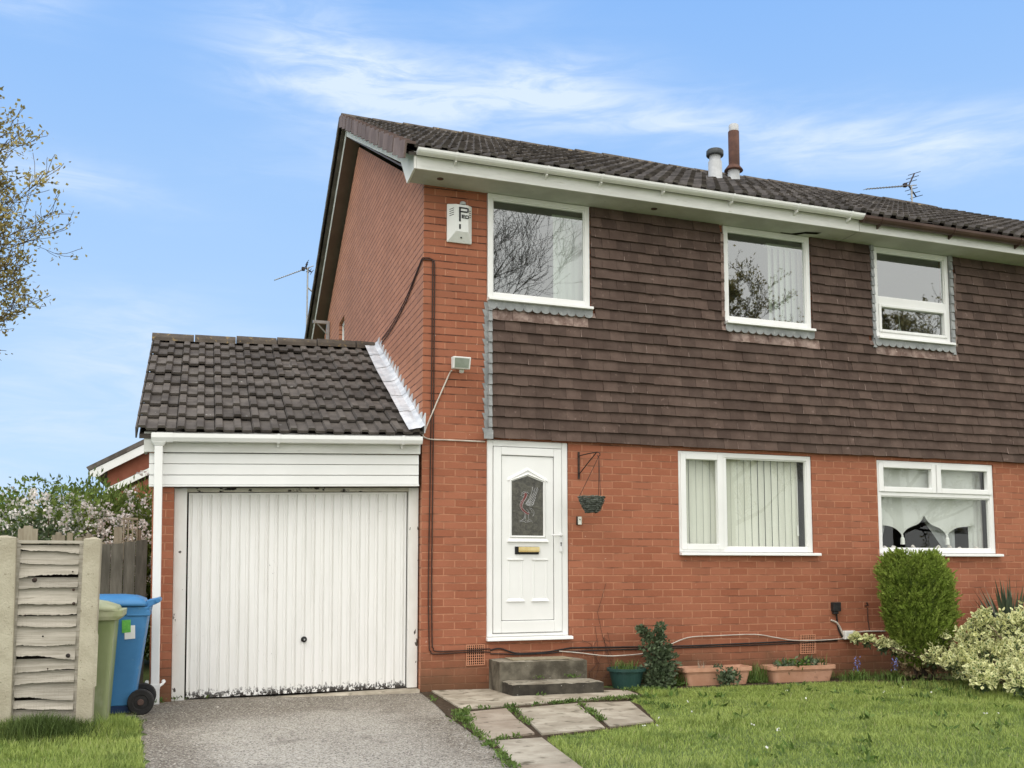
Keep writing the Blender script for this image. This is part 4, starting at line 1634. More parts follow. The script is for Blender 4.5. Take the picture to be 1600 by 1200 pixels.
# square downpipe
dpx0, dpx1 = -2.452, -2.382
b = MB(warp_garage)
b.hexa([(dpx0-.0, -.150, .10), (dpx1+.0, -.150, .10), (dpx1, -.085, .10), (dpx0, -.085, .10),
        (dpx0, -.165, 2.35), (dpx1, -.165, 2.35), (dpx1, -.100, 2.35), (dpx0, -.100, 2.35)])
b.hexa([(dpx0, -.165, 2.35), (dpx1, -.165, 2.35), (dpx1, -.100, 2.35), (dpx0, -.100, 2.35),
        (dpx0-.028, -.185, 2.391), (dpx1+.028, -.185, 2.391), (dpx1+.028, -.09, 2.391), (dpx0-.028, -.09, 2.391)])
dp = b.build('downpipe', M['upvc'], garage, bevel=.006)
b = MB(warp_garage)
b.box(dpx0-.006, dpx1+.006, -.157, -.08, .175, .215)
b.box(dpx0-.003, dpx1+.003, -.154, -.082, .04, .175)
for sgn, xx in ((-1, dpx0), (1, dpx1)):
    b.tube([(xx, -.1, .195), (xx+sgn*.03, -.085, .215), (xx+sgn*.035, -.06, .23)], .012, 7)
    b.lathe([(0, -.006), (.018, -.006), (.018, 0)], (xx+sgn*.035, -.06, .23), 10, axis=1)
b.build('shoe', M['upvc'], dp)
# timber door frame
b = MB(warp_garage)
b.box(-2.172, -.112, .082, .17, 1.955, 1.990)
fr = b.build('door_frame', M['head_paint'], garage)
for (xa, xb, za) in ((-2.284, -2.1725, .012), (-.1115, -.014, .045)):
    b = MB(warp_garage)
    b.box(xa, xb, .075, .17, za, 1.990)
    b.build('jamb', M['jamb_paint'], fr, bevel=.004)
# ribbed steel door
b = MB(warp_garage)
X0, X1, Z0, Z1 = -2.158, -.122, .052, 1.948
nr = 23
w_ = (X1-X0-.05)/nr
pts = [(X0, .128), (X0+.018, .128), (X0+.022, .140)]
for i in range(nr):
    a = X0+.025+i*w_
    pts += [(a+.004, .140), (a+.010, .127), (a+w_*.60, .127), (a+w_*.60+.005, .134), (a+w_*.60+.018, .134), (a+w_*.60+.023, .127), (a+w_-.006, .127), (a+w_-.001, .140)]
pts += [(X1-.022, .140), (X1-.018, .128), (X1, .128)]
vs, fs = [], []
zs_ = [Z0+.022, Z0+.35, Z1*.5, Z1-.02]
for z in zs_:
    vs += [(x, y, z) for x, y in pts]
n = len(pts)
for r in range(len(zs_)-1):
    for i in range(n-1):
        fs.append((r*n+i, r*n+i+1, (r+1)*n+i+1, (r+1)*n+i))
b.add(vs, fs)
b.box(X0, X1, .118, .16, Z0-.006, Z0+.0215)
b.box(X0, X1, .128, .16, Z1-.0195, Z1)
gd = b.build('garage_door', M['garage_paint'], garage)
b = MB(warp_garage)
hx_, hz_ = -1.10, .545
b.lathe([(0, -.012), (.020, -.012), (.028, -.006), (.028, 0)], (hx_, .126, hz_), 18, axis=1)
b.lathe([(.0, -.05), (.012, -.048), (.014, -.03), (.008, -.012)], (hx_, .126, hz_), 14, axis=1)
b.build('handle', M['ink'], gd, smooth=True)
b = MB(warp_garage)
b.lathe([(0, -.003), (.008, -.003), (.008, 0)], (hx_+.0, .0755, hz_), 12, axis=1)
b.build('lock_barrel', M['aluminium'], gd)
b = MB(warp_garage)
b.quad((-2.17, .20, .0), (-.11, .20, .0), (-.11, .20, 1.99), (-2.17, .20, 1.99))
b.quad((-2.284, .22, 1.99), (-2.284, .0, 1.99), (-.014, .0, 1.99), (-.014, .22, 1.99))
b.build('interior', M['hole'], garage)
b = MB(warp_garage)
b.hexa([(-1.35, -.03, -.02), (-.012, -.045, -.02), (-.012, .16, -.02), (-1.35, .16, -.02), (-1.35, .02, .022), (-.012, -.03, .036), (-.012, .16, .040), (-1.35, .16, .024)])
b.build('threshold', M['slab'], garage)

# ------------------------------------------------------------------ doorstep
st = thing('doorstep', 'two-tier mossy concrete step below the white front door', 'step', (1.1, -.3, 0))
def rough_box(b, x0, x1, y0, y1, z0, z1, nx=14, ny=6, seed=0, mt=0, ms=1):
    rg = np.random.default_rng(seed)
    j = lambda s=.004: rg.normal()*s
    # top grid
    xs = np.linspace(x0, x1, nx+1)
    ysn = np.linspace(y0, y1, ny+1)
    top = [[(x+(j(.003) if 0 < i < nx else j(.003)), y+(j(.004) if k == 0 else 0), z1+j(.0025)-(.006 if (k == 0 or i in (0, nx)) else 0)) for i, x in enumerate(xs)]
           for k, y in enumerate(ysn)]
    vs = [p for row in top for p in row]
    fs = [(k*(nx+1)+i, k*(nx+1)+i+1, (k+1)*(nx+1)+i+1, (k+1)*(nx+1)+i) for k in range(ny) for i in range(nx)]
    b.add(vs, fs, mt)
    fr_ = top[0]
    vs = [(p[0], p[1], z0) for p in fr_]+fr_
    b.add(vs, [(i, i+1, nx+2+i, nx+1+i) for i in range(nx)], ms)
    for side_, rev in ((0, True), (nx, False)):
        col = [row[side_] for row in top]
        vs = [(p[0], p[1], z0) for p in col]+col
        f = [(i, i+1, ny+2+i, ny+1+i) for i in range(ny)]
        b.add(vs, [q[::-1] for q in f] if rev else f, ms)
b = MB()
rough_box(b, .694, 1.583, -.355, -.002, .0, .306, seed=1)
b.build('upper_step', [M['step_top'], M['step_dark']], st)
b = MB()
rough_box(b, .712, 1.618, -.695, -.357, .0, .126, seed=2)
M['step_black'] = mat('dark_step_concrete', (.040, .036, .030), (.085, .076, .060), 6, .95, .1, .6, 45, c3=(.42, .41, .37), scale3=40, lo3=.70, hi3=.73)  # darker concrete for the lower riser
b.build('lower_step', [M['step_top'], M['step_black']], st)
b = MB()
b.hexa([(.84, -.30, .3085), (1.46, -.30, .3085), (1.46, -.03, .3085), (.84, -.03, .3085), (.84, -.30, .318), (1.46, -.30, .318), (1.46, -.03, .318), (.84, -.03, .318)])
b.build('doormat', M['door_mat'], None, loc=(1.15, -.16, .3085))
tag(bpy.data.objects['doormat'], 'thin worn beige mat lying on the top step at the front door', 'doormat')

# ------------------------------------------------------------------ things on the wall
# alarm box
al = thing('alarm_box', 'white burglar alarm box with black P ED lettering high on the brick corner', 'alarm', (.36, -.0, 4.48))
b = MB(warp_house)
ax0, ax1, az0, az1 = .236, .492, 4.482, 4.872
fx0, fx1, fz0, fz1 = ax0+.078, ax1-.050, az0+.098, az1-.010
bk = [(ax0, -.022, az0), (ax1, -.022, az0), (ax1, -.022, az1), (ax0, -.022, az1)]
ft = [(fx0, -.085, fz0), (fx1, -.085, fz0), (fx1+.0, -.080, fz1), (fx0, -.080, fz1)]
b.add(bk+ft, [(4, 5, 6, 7), (0, 1, 5, 4), (1, 2, 6, 5), (2, 3, 7, 6), (3, 0, 4, 7)])
b.box(ax0, ax1, -.022, -.001, az0, az1)
b.build('cover', M['alarm_white'], al, bevel=.004)
b = MB(warp_house)
Yt = -.0865


def lt(u, v):
    """lettering units measured on the cover to the front face"""
    return (ax0+(u-360)/(685-360)*(ax1-ax0), az1-(v-293)/(815-293)*(az1-az0))


def stroke_box(b, u0, v0, u1, v1):
    (xa, za), (xb, zb) = lt(u0, v1), lt(u1, v0)
    b.box(xa, xb, Yt-.0015, Yt+.004, za, zb)


stroke_box(b, 497, 345, 520, 545)
stroke_box(b, 521, 345, 606, 362)
stroke_box(b, 521, 398, 606, 416)
stroke_box(b, 606, 352, 624, 408)
stroke_box(b, 533, 448, 543, 496)
for vv_ in (448, 467, 486):
    stroke_box(b, 544, vv_, 572, vv_+10)
stroke_box(b, 580, 452, 591, 500)
stroke_box(b, 592, 452, 614, 462)
stroke_box(b, 592, 490, 614, 500)
stroke_box(b, 614, 458, 625, 494)
stroke_box(b, 498, 585, 520, 650)
b.build('lettering', M['ink'], al)
for k in range(4):
    b = MB(warp_house)
    z = az1-.065-.022*k
    t0, t1 = .25, .75
    xa, xb = ax0+(fx0-ax0)*t0, ax0+(fx0-ax0)*t1
    ya, yb_ = -.022-.060*t0-.002, -.022-.060*t1-.002
    b.hexa([(xa, ya, z), (xb, yb_, z+.012), (xb, yb_+.004, z+.012), (xa, ya+.004, z), (xa, ya, z+.007), (xb, yb_, z+.019), (xb, yb_+.004, z+.019), (xa, ya+.004, z+.007)])
    b.build('grille_slot', M['ink'], al)
    b = MB(warp_house)
    xa, xb = ax1-(ax1-fx1)*t1, ax1-(ax1-fx1)*t0
    ya, yb_ = -.022-.060*t1-.002, -.022-.060*t0-.002
    b.hexa([(xa, ya, z-.004), (xb, yb_, z+.010), (xb, yb_+.004, z+.010), (xa, ya+.004, z-.004), (xa, ya, z+.003), (xb, yb_, z+.017), (xb, yb_+.004, z+.017), (xa, ya+.004, z+.003)])
    b.build('grille_slot', M['ink'], al)
b = MB(warp_house)
b.lathe([(0, -.004), (.009, -.004), (.009, 0)], ((ax0+ax1)/2+.01, -.054, az0+.045), 10, axis=1)
b.build('screw_hole', M['ink'], al)
b = MB(warp_house)
b.lathe([(.032, 0), (.032, .022), (.024, .032), (0, .036)], ((ax0+ax1)/2+.03, -.04, az1+.001), 16)
b.build('strobe', M['grey_vent'], al, smooth=True)

# floodlight
fl_ = thing('floodlight', 'white security floodlight with square glass on the brick corner above the garage roof', 'floodlight', (.35, 0, 3.16))
b = MB(warp_house)
c0 = Vector((.345, -.15, 3.21))
P = []
for (yy, zz_, hw) in ((-.205, -.062, .088), (-.235, .055, .092), (-.10, .075, .080), (-.09, -.045, .076)):
    P.append((c0.x-hw, yy, c0.z+zz_))
    P.append((c0.x+hw, yy, c0.z+zz_))
b.hexa([P[0], P[1], P[7], P[6], P[2], P[3], P[5], P[4]])
b.box(c0.x-.022, c0.x+.022, -.092, -.001, c0.z-.03, c0.z+.03)
b.build('housing', M['socket_white'], fl_, bevel=.008)
b = MB(warp_house)
b.hexa([(c0.x-.070, -.2115, c0.z-.050), (c0.x+.070, -.2115, c0.z-.050), (c0.x+.070, -.205, c0.z-.050), (c0.x-.070, -.205, c0.z-.050),
        (c0.x-.073, -.2345, c0.z+.040), (c0.x+.073, -.2345, c0.z+.040), (c0.x+.073, -.228, c0.z+.040), (c0.x-.073, -.228, c0.z+.040)])
b.build('lens', M['lamp_glass'], fl_)
b = MB(warp_house)
b.lathe([(0, -.045), (.022, -.04), (.026, -.015), (.02, 0)], (c0.x+.02, -.13, c0.z-.045), 12)
b.build('sensor', M['socket_white'], fl_)

# hanging basket and its bracket
br = MB(warp_house)
bx_ = 1.648
br.box(bx_-.010, bx_+.010, -.012, -.001, 2.118, 2.402)
ex, ey, ez = bx_+.0, -.285, 2.352
br.tube([(bx_, -.012, 2.36), (ex+.06, -.15, 2.372), (ex+.10, -.265, 2.374)], .006, 6)
br.tube([(bx_, -.012, 2.165), (ex+.05, -.15, 2.28), (ex+.095, -.255, 2.370)], .006, 6)
br.tube([(ex+.10, -.265, 2.374), (ex+.115, -.295, 2.362), (ex+.117, -.30, 2.340), (ex+.105, -.285, 2.328), (ex+.097, -.27, 2.338)], .005, 6)
tag(br.build('wall_bracket', M['iron'], None, loc=(bx_, 0, 2.12)), 'black iron bracket on the brick right of the door, holding a basket', 'bracket')
hb = thing('hanging_basket', 'small empty grey wicker basket hanging on thin chains beside the front door', 'hanging basket', (1.70, -.27, 1.76))
b = MB(warp_house)
hc = (1.682, -.27)
rgw = np.random.default_rng(8)
for ring in range(9):
    t = ring/8
    zz_ = 1.762+.148*t
    r0 = .062+.068*t**.8
    for k in range(15):
        a = 2*math.pi*(k+rgw.random()*.4)/15
        a2 = a+.55
        r1 = r0+rgw.normal()*.004
        pts = [(hc[0]+math.cos(a+(a2-a)*q)*(r1+.004*math.sin(3.14*q)), hc[1]+math.sin(a+(a2-a)*q)*(r1+.004*math.sin(3.14*q)), zz_+rgw.normal()*.003) for q in (0, .5, 1)]
        b.tube(pts, .0085, 5)
b.lathe([(0, 0), (.060, .0), (.122, .135)], (hc[0], hc[1], 1.765), 16)
b.build('basket', M['wicker'], hb)
b = MB(warp_house)
hook = (ex+.108, -.288, 2.331)
for a in (2.7, .6, -1.2):
    e = (hc[0]+math.cos(a)*.128, hc[1]+math.sin(a)*.128, 1.912)
    b.tube([hook, ((hook[0]+e[0])/2, (hook[1]+e[1])/2, (hook[2]+e[2])/2-.004), e], .0035, 5)
b.build('chain', M['cable_brown'], hb)
b = MB(warp_house)
b.box(1.618, 1.668, -.020, -.001, 1.642, 1.728, 1)
b.box(1.630, 1.668, -.026, -.0205, 1.644, 1.726, 0)
b.lathe([(0, -.006), (.006, -.006), (.006, 0)], (1.649, -.026, 1.697), 10, 1, axis=1)
tag(b.build('doorbell', [M['blind'], M['iron']], None, loc=(1.643, 0, 1.64)), 'small cream doorbell push on the brick below the hanging basket', 'doorbell')


# cables
def cable(pts, r, m, label, warp=warp_house, name='cable', n=6, cat='cable', smoothn=4):
    # Catmull-Rom smoothing so that bends are not kinked
    P = [Vector(p) for p in pts]
    out = []
    for i in range(len(P)-1):
        p0, p1, p2, p3 = P[max(0, i-1)], P[i], P[i+1], P[min(len(P)-1, i+2)]
        for k in range(smoothn):
            t = k/smoothn
            a = 2*p1
            q = .5*(a+(p2-p0)*t+(2*p0-5*p1+4*p2-p3)*t*t+(3*p1-p0-3*p2+p3)*t*t*t)
            out.append(q)
    out.append(P[-1])
    b = MB(warp)
    b.tube(out, r, n)
    o = b.build(name, m, None, loc=tuple(P[0]), smooth=True)
    return tag(o, label, cat)


yw = -.010
sidepts = [(-.010, 2.30, 3.98), (-.010, 1.6, 4.00), (-.010, .8, 4.10), (-.010, .25, 4.235), (-.012, .02, 4.285)]
cable(sidepts+[(.01, yw, 4.29), (.06, yw, 4.292), (.085, yw, 4.275), (.092, yw, 4.22), (.091, yw, 3.6), (.085, yw, 2.4), (.072, yw, 1.12), (.083, yw, .48), (.100, yw, .395),
               (.15, yw, .366), (.53, -.018, .376), (.70, -.012, .366)], .0062, M['cable_brown'],
      'left of two dark cables running down the brick corner beside the garage')
cable([(-.009, 2.30, 3.93), (-.009, 1.6, 3.955), (-.009, .8, 4.06), (-.010, .25, 4.21), (-.012, .02, 4.268)] +
      [(.01, yw, 4.272), (.07, yw, 4.274), (.100, yw, 4.262), (.112, yw, 4.22), (.113, yw, 3.6), (.110, yw, 2.4), (.104, yw, 1.12), (.112, yw, .50), (.125, yw, .425),
       (.17, yw, .392), (.53, -.022, .395), (.66, -.012, .40), (.70, yw, .40)], .0062, M['cable_brown'],
      'right of two dark cables running down the brick corner beside the garage')
cable([(.70, yw, .385), (.80, yw, .40), (.95, yw, .352), (1.10, yw, .345), (1.30, yw, .352), (1.50, yw, .378), (1.64, yw, .384), (2.4, yw, .372), (3.0, yw, .368),
       (3.9, yw, .378), (4.70, yw, .387)], .008, M['black'], 'upper black cable running low along the brick under the windows')
cable([(.70, yw, .352), (.85, yw, .345), (1.0, -.016, .336), (1.30, -.016, .338), (1.50, yw, .352), (1.66, yw, .350), (2.4, yw, .350), (3.0, yw, .349), (3.9, yw, .355),
       (4.70, yw, .371)], .006, M['black'], 'lower black cable running low along the brick under the windows')
cable([(1.42, -.014, .355), (1.52, -.016, .345), (1.65, -.02, .330), (1.80, -.02, .308), (1.945, -.02, .291), (2.1, -.02, .290), (2.32, -.02, .300), (2.48, -.02, .33),
       (2.653, -.02, .388), (2.80, -.02, .44), (2.93, -.02, .462), (3.2, -.02, .466), (3.656, -.02, .468), (3.9, -.02, .43), (4.129, -.022, .392), (4.45, -.024, .383), (4.77, -.02, .392)],
      .0065, M['cable_white'], 'pale cable sagging along the brick from the doorstep to the white socket box')
cable([(.285, -.05, 3.155), (.27, -.012, 3.13), (.15, -.011, 2.85), (.03, -.012, 2.56), (.005, -.014, 2.50), (.03, -.012, 2.475), (.10, -.011, 2.462), (.26, -.011, 2.463),
       (.64, -.011, 2.463)], .0075, M['cable_white'], 'pale cable from the floodlight across the brick to the door frame')
cable([(4.90, -.03, .462), (5.1, -.012, .468), (5.33, -.012, .463)], .010, M['cable_white'], 'short pale conduit between white socket box and the conifer')
cable([(4.62, -.012, .605), (4.69, -.02, .575), (4.735, -.02, .51), (4.775, -.02, .42)], .011, M['cable_white'], 'short pale cable stub bent up from the white socket box')
cable([(4.690, -.02, .70), (4.700, -.014, .62), (4.715, -.014, .50), (4.76, -.016, .41)], .008, M['black'], 'short black lead hanging from the black box on brick')
b = MB(warp_house)
b.box(4.768, 4.902, -.062, -.001, .386, .482)
b.box(4.775, 4.895, -.070, -.0625, .393, .475)
tag(b.build('socket_box', M['socket_white'], None, bevel=.008, loc=(4.83, 0, .386)), 'white weatherproof socket box low on the brick between windows', 'socket')
b = MB(warp_house)
b.box(4.632, 4.732, -.055, -.001, .702, .806)
b.box(4.640, 4.700, -.050, -.006, .672, .7015)
tag(b.build('junction_box', M['black'], None, bevel=.006, loc=(4.68, 0, .67)), 'small black box on the brick above the white socket box', 'junction box')
b = MB(warp_house)
b.tube([(5.085, -.001, .76), (5.085, -.05, .765), (5.06, -.06, .80)], .010, 6)
b.tube([(5.10, -.02, .74), (5.105, -.012, .60), (5.12, -.012, .50), (5.13, -.012, .40)], .006, 5)
tag(b.build('pipe_stub', M['rust'], None, loc=(5.09, 0, .74)), 'thin rusty pipe stub on the brick left of the conifer', 'pipe')


# ------------------------------------------------------------------ aerials
def aerial(base, mast_h, boom, reflector, label, n=14, span=.2, cradle=False, tilt=0.0):
    t = thing('tv_aerial', label, 'aerial', base, None)
    b = MB()
    x, y, z = base
    top = Vector((x, y, z+mast_h))
    b.tube([(x, y, z), tuple(top)], .016, 8)
    b.build('mast', M['aluminium'], t)
    b = MB()
    d = Vector(boom)
    L = d.length
    dn = d.normalized()
    b.tube([tuple(top-dn*.12), tuple(top+d)], .009, 6)
    sdn = dn.cross(Vector((0, 0, 1))).normalized()
    sdn = (sdn*math.cos(tilt)+Vector((0, 0, 1))*math.sin(tilt)).normalized()
    for i in range(n):
        c = top+d*(.16+.84*i/(n-1))
        h = span*(1-.35*i/n)/2
        b.tube([tuple(c-sdn*h), tuple(c+sdn*h)], .005, 4)
    b.build('boom', M['aluminium'], t)
    b = MB()
    u = sdn.cross(dn).normalized()
    c = top+d*.06
    for sg in (1, -1):
        b.tube([tuple(c), tuple(c+u*sg*reflector-dn*reflector*.75)], .013, 5)
        for k in range(3):
            q = c+(u*sg*reflector-dn*reflector*.75)*((k+1)/3)
            b.tube([tuple(q-sdn*.15), tuple(q+sdn*.15)], .006, 4)
    b.build('reflector', M['iron'], t)
    b = MB()
    c = top+d*.14
    b.box(c.x-.03, c.x+.03, c.y-.03, c.y+.03, c.z-.02, c.z+.045)
    b.build('dipole', M['iron'], t, bevel=.006)
    return t


aerial((9.62, 4.42, 7.46), .41, (-.98, -.05, -.20), .20, 'thin rooftop aerial standing on the ridge at the right', tilt=.15)
# the one behind the gable sits on a wall bracket
ta = aerial((-.24, 8.95, 5.2), 1.62, (-.60, -.05, -.30), .10, 'aerial on a tall mast behind the gable edge at left', n=14, span=.14)
b = MB()
b.tube([(-.24, 8.95, 5.62), (0.02, 8.80, 5.62)], .02, 6)
b.tube([(-.24, 8.95, 6.45), (-.12, 8.95, 6.35), (-.05, 8.9, 6.2)], .015, 6)
b.build('mast_bracket', M['aluminium'], ta)
b = MB()
b.box(.0-.29, -.012, 7.40, 7.45, 5.40, 5.45)
b.box(-.06, -.012, 7.40, 7.45, 4.6, 5.399)
b.tube([(-.22, 7.42, 5.40), (-.05, 7.42, 5.22)], .012, 6)
tag(b.build('satellite_bracket', M['aluminium'], None, loc=(-.05, 7.42, 4.6)), 'grey metal arm fixed to gable wall behind the garage ridge', 'bracket')

# ------------------------------------------------------------------ fences
PY = -1.65
for i, (xa, xb, xc, xd, zt, lab) in enumerate(((-2.874, -2.757, -2.884, -2.776, 1.395, 'right concrete fence post beside the green bin'),
                                               (-3.465, -3.318, -3.450, -3.300, 1.402, 'pitted concrete fence post at the left photo edge'))):
    b = MB()
    nseg = 8
    rg = np.random.default_rng(30+i)
    for k in range(nseg):
        t0, t1 = k/nseg, (k+1)/nseg
        z0_, z1_ = -.1+(zt+.1)*t0, -.1+(zt+.1)*t1
        l0, l1 = xc+(xa-xc)*t0, xc+(xa-xc)*t1
        r0, r1 = xd+(xb-xd)*t0, xd+(xb-xd)*t1
        b.add([(l0, PY-.06, z0_), (r0, PY-.06, z0_), (r0, PY+.06, z0_), (l0, PY+.06, z0_), (l1, PY-.06, z1_), (r1, PY-.06, z1_), (r1, PY+.06, z1_), (l1, PY+.06, z1_)],
              [(0, 1, 5, 4), (1, 2, 6, 5), (2, 3, 7, 6), (3, 0, 4, 7)])
    n_ = 7
    cx = [xa+(xb-xa)*q/n_ for q in range(n_+1)]
    hz = [zt+.010*math.sin(2.9*q/n_)+rg.random()*.008 for q in range(n_+1)]
    vs = [(cx[q], PY-.06, zt) for q in range(n_+1)]+[(cx[q], PY-.05, hz[q]) for q in range(n_+1)]+[(cx[q], PY+.06, hz[q]) for q in range(n_+1)]
    b.add(vs, [(q, q+1, n_+2+q, n_+1+q) for q in range(n_)]+[(n_+1+q, n_+2+q, 2*n_+3+q, 2*n_+2+q) for q in range(n_)])
    if i == 0:
        # split and patched lower right corner
        b.add([(xd-.004, PY-.061, .32), (xd+.022, PY-.05, .34), (xd+.024, PY-.05, .70), (xd+.002, PY-.061, .78)], [(0, 1, 2, 3)])
    o = b.build('fence_post', M['concrete_post'], None, loc=((xc+xd)/2, PY, 0), bevel=.006)
    tag(o, lab, 'fence post', 'concrete fence posts')

fp = thing('timber_fence', 'narrow silvered waney-edge timber panel between two concrete posts', 'fence', (-3.09, PY, 0))
b = MB()
X0f, X1f = -3.322, -2.878
b.box(X0f, X0f+.028, PY-.022, PY+.03, .1, 1.362)
b.box(X1f-.026, X1f, PY-.022, PY+.03, .1, 1.362)
b.box(X0f, X1f, PY-.026, PY+.032, 1.3635, 1.385)
b.build('frame', M['old_wood'], fp)
rg = np.random.default_rng(41)
b = MB()
zs_ = 1.362
k = 0
hts = [.055, .090, .088, .085, .115, .075, .085, .135, .085, .095, .085, .11, .075, .095, .08, .09, .09]
zc = zs_
for k, h in enumerate(hts):
    if zc < .1:
        break
    n_ = 44
    tl = rg.normal()*.013
    ph = rg.random()*6
    xa, xb = X0f+.0285, X1f-.0265
    xx = np.linspace(xa, xb, n_+1)
    q_ = np.linspace(0, 1, n_+1)
    wlk = np.cumsum(rg.normal(size=n_+1))*.0011
    wlk -= wlk[0]+(wlk[-1]-wlk[0])*q_
    bot = zc-h+tl*(q_*2-1)+.004*np.sin(q_*5+ph)+wlk+rg.normal(size=n_+1)*.0012
    gap = .009 if k % 3 else .016
    top = zc+.016-gap*1.6
    yb0 = PY-.016+rg.normal()*.003
    vs = [(x, yb0-.020, z) for x, z in zip(xx, bot)]+[(x, yb0+.010, top) for x in xx]+[(x, yb0-.006, z+.001) for x, z in zip(xx, bot)]
    fs = [(q, q+1, n_+2+q, n_+1+q) for q in range(n_)]+[(2*n_+2+q, 2*n_+3+q, q+1, q) for q in range(n_)]
    b.add(vs, fs)
    zc -= h
for (x, z, r) in ((-3.19, 1.10, .018), (-2.93, 1.03, .010), (-2.925, .93, .012), (-2.94, 1.16, .006), (-2.95, .56, .016), (-3.12, .70, .007), (-3.08, .47, .006), (-3.24, .85, .007)):
    b.lathe([(0, -.004), (r*.5, -.0035), (r, 0)], (x, PY-.047, z), 9, 1, axis=1)
b.build('slats', [M['old_wood'], M['iron']], fp)
b = MB()
b.box(X0f+.029, X1f-.027, PY+.012, PY+.02, .099, 1.36)
b.build('shadow_backing', M['hole'], fp)  # added black sheet, makes the gaps between slats read as shadow lines
b = MB()
b.box(X0f, X1f, PY-.03, PY+.03, -.05, .098)
b.build('gravel_board', M['concrete_post'], fp)


# boards joining the garage
def boards(name, spec, y, m, label, rail=None, cat='fence'):
    t = thing(name, label, cat, (spec[0][0], y, 0))
    b = MB()
    rg = np.random.default_rng(len(spec)*7)
    for i, (xa, xb, zt, dog) in enumerate(spec):
        yy = y+(.008 if i % 2 else 0)
        if dog:
            w = xb-xa
            b.prism([(xa, -.02), (xb, -.02), (xb, zt-.03), (xb-w*.25, zt-.028), (xb-w*.3, zt), (xa+w*.3, zt), (xa+w*.25, zt-.028), (xa, zt-.03)], 1, yy, yy+.018)
        else:
            b.prism([(xa, -.02), (xb, -.02), (xb, zt+rg.normal()*.006), (xa, zt)], 1, yy, yy+.018)
    b.build('boards', m, t)
    if rail:
        b = MB()
        b.box(spec[0][0], spec[-1][1], y+.03, y+.07, rail, rail+.06)
        b.build('rail', m, t)
    return t


boards('board_fence', [(-2.99, -2.912, 1.40, 0), (-2.908, -2.826, 1.409, 0), (-2.822, -2.720, 1.412, 0), (-2.716, -2.618, 1.432, 0), (-2.614, -2.516, 1.445, 0)], .12,
       M['dark_wood'], 'dark close-boarded fence filling the gap between post and garage pier', .9)
boards('picket_fence', [(-3.95, -3.80, 1.52, 1), (-3.757, -3.580, 1.615, 1), (-3.452, -3.33, 1.555, 1), (-3.315, -3.262, 1.548, 0), (-3.24, -3.17, 1.50, 0), (-3.165, -3.06, 1.545, 1), (-3.05, -2.96, 1.46, 0)],
       1.2, M['pale_wood'], 'pale weathered pickets behind the panel, of uneven height', 1.0)
tr = thing('trellis', 'small square timber trellis on a post behind the dark boards', 'trellis', (-2.8, 1.5, 0))
for (xa, xb, zt) in ((-2.905, -2.825, 1.625), (-2.685, -2.645, 1.60)):
    b = MB()
    b.box(xa, xb, 1.5, 1.57, -.02, zt)
    b.build('post', M['pale_wood'], tr)
b = MB()
b.box(-2.825, -2.672, 1.46, 1.499, 1.700, 1.722)
for k in range(4):
    x = -2.815+.043*k
    b.box(x, x+.014, 1.47, 1.482, 1.30, 1.6995)
for k in range(6):
    z = 1.655-.062*k
    b.box(-2.82, -2.676, 1.4825, 1.494, z, z+.014)
b.build('lattice', M['pale_wood'], tr)


# ------------------------------------------------------------------ wheelie bins
def loft(b, rings, mi=0, cap=True):
    n = len(rings[0])
    vs = [p for r in rings for p in r]
    fs = []
    for i in range(len(rings)-1):
        for k in range(n):
            k2 = (k+1) % n
            fs.append((i*n+k, i*n+k2, (i+1)*n+k2, (i+1)*n+k))
    if cap:
        fs.append(tuple(range(n))[::-1])
        fs.append(tuple((len(rings)-1)*n+k for k in range(n)))
    b.add(vs, fs, mi)


def rrect(x0, x1, y0, y1, z, r=.04, n=5, dzx=0.0):
    pts = []
    for (cx, cy, a0) in ((x1-r, y0+r, -90), (x1-r, y1-r, 0), (x0+r, y1-r, 90), (x0+r, y0+r, 180)):
        for k in range(n):
            a = math.radians(a0+90*k/(n-1))
            px = cx+r*math.cos(a)
            pts.append((px, cy+r*math.sin(a), z+dzx*(px-x0)))
    return pts


wb = thing('wheelie_bin', 'blue wheeled bin with green and white stickers against the garage pier', 'bin', (-2.72, -.52, 0), 'wheeled bins by the garage')
BY0, BY1 = -.80, -.28
b = MB()
loft(b, [rrect(-2.965, -2.545, BY0+.05, BY1-.05, .075), rrect(-3.04, -2.455, BY0+.01, BY1-.01, .80), rrect(-3.05, -2.445, BY0, BY1, .82), rrect(-3.055, -2.435, BY0-.005, BY1+.005, .875)])
for s in (0, 1, 2):
    pass
b.build('body', M['bin_blue'], wb, smooth=False, bevel=.006)
b = MB()
loft(b, [rrect(-2.955, -2.555, BY0+.055, BY1-.055, .015), rrect(-2.963, -2.547, BY0+.051, BY1-.051, .0745)])
b.build('base', M['bin_blue_dark'], wb)
b = MB()
rings = []
for (q, zz_, inset) in ((0, .880, 0), (0, .905, .0), (1, .940, .03), (2, .965, .10), (3, .975, .20)):
    rings.append(rrect(-3.085+inset, -2.465-inset*.9, BY0-.02+inset, BY1+.02-inset, zz_, r=.05))
loft(b, rings)
b.build('lid', M['bin_blue'], wb, smooth=True)
b = MB()
b.tube([(-2.385, BY0+.02, .925), (-2.385, BY1-.02, .925)], .022, 10)
for yy in (BY0+.06, (BY0+BY1)/2, BY1-.06):
    b.hexa([(-2.47, yy-.022, .865), (-2.385, yy-.022, .900), (-2.385, yy+.022, .900), (-2.47, yy+.022, .865),
            (-2.47, yy-.022, .925), (-2.380, yy-.022, .945), (-2.380, yy+.022, .945), (-2.47, yy+.022, .925)])
for yy in (BY0+.012, BY0+.19, BY1-.19):
    b.box(-2.62, -2.44, yy-.012, yy+.012, .80, .845)
b.build('handle', M['bin_blue'], wb, bevel=.006)
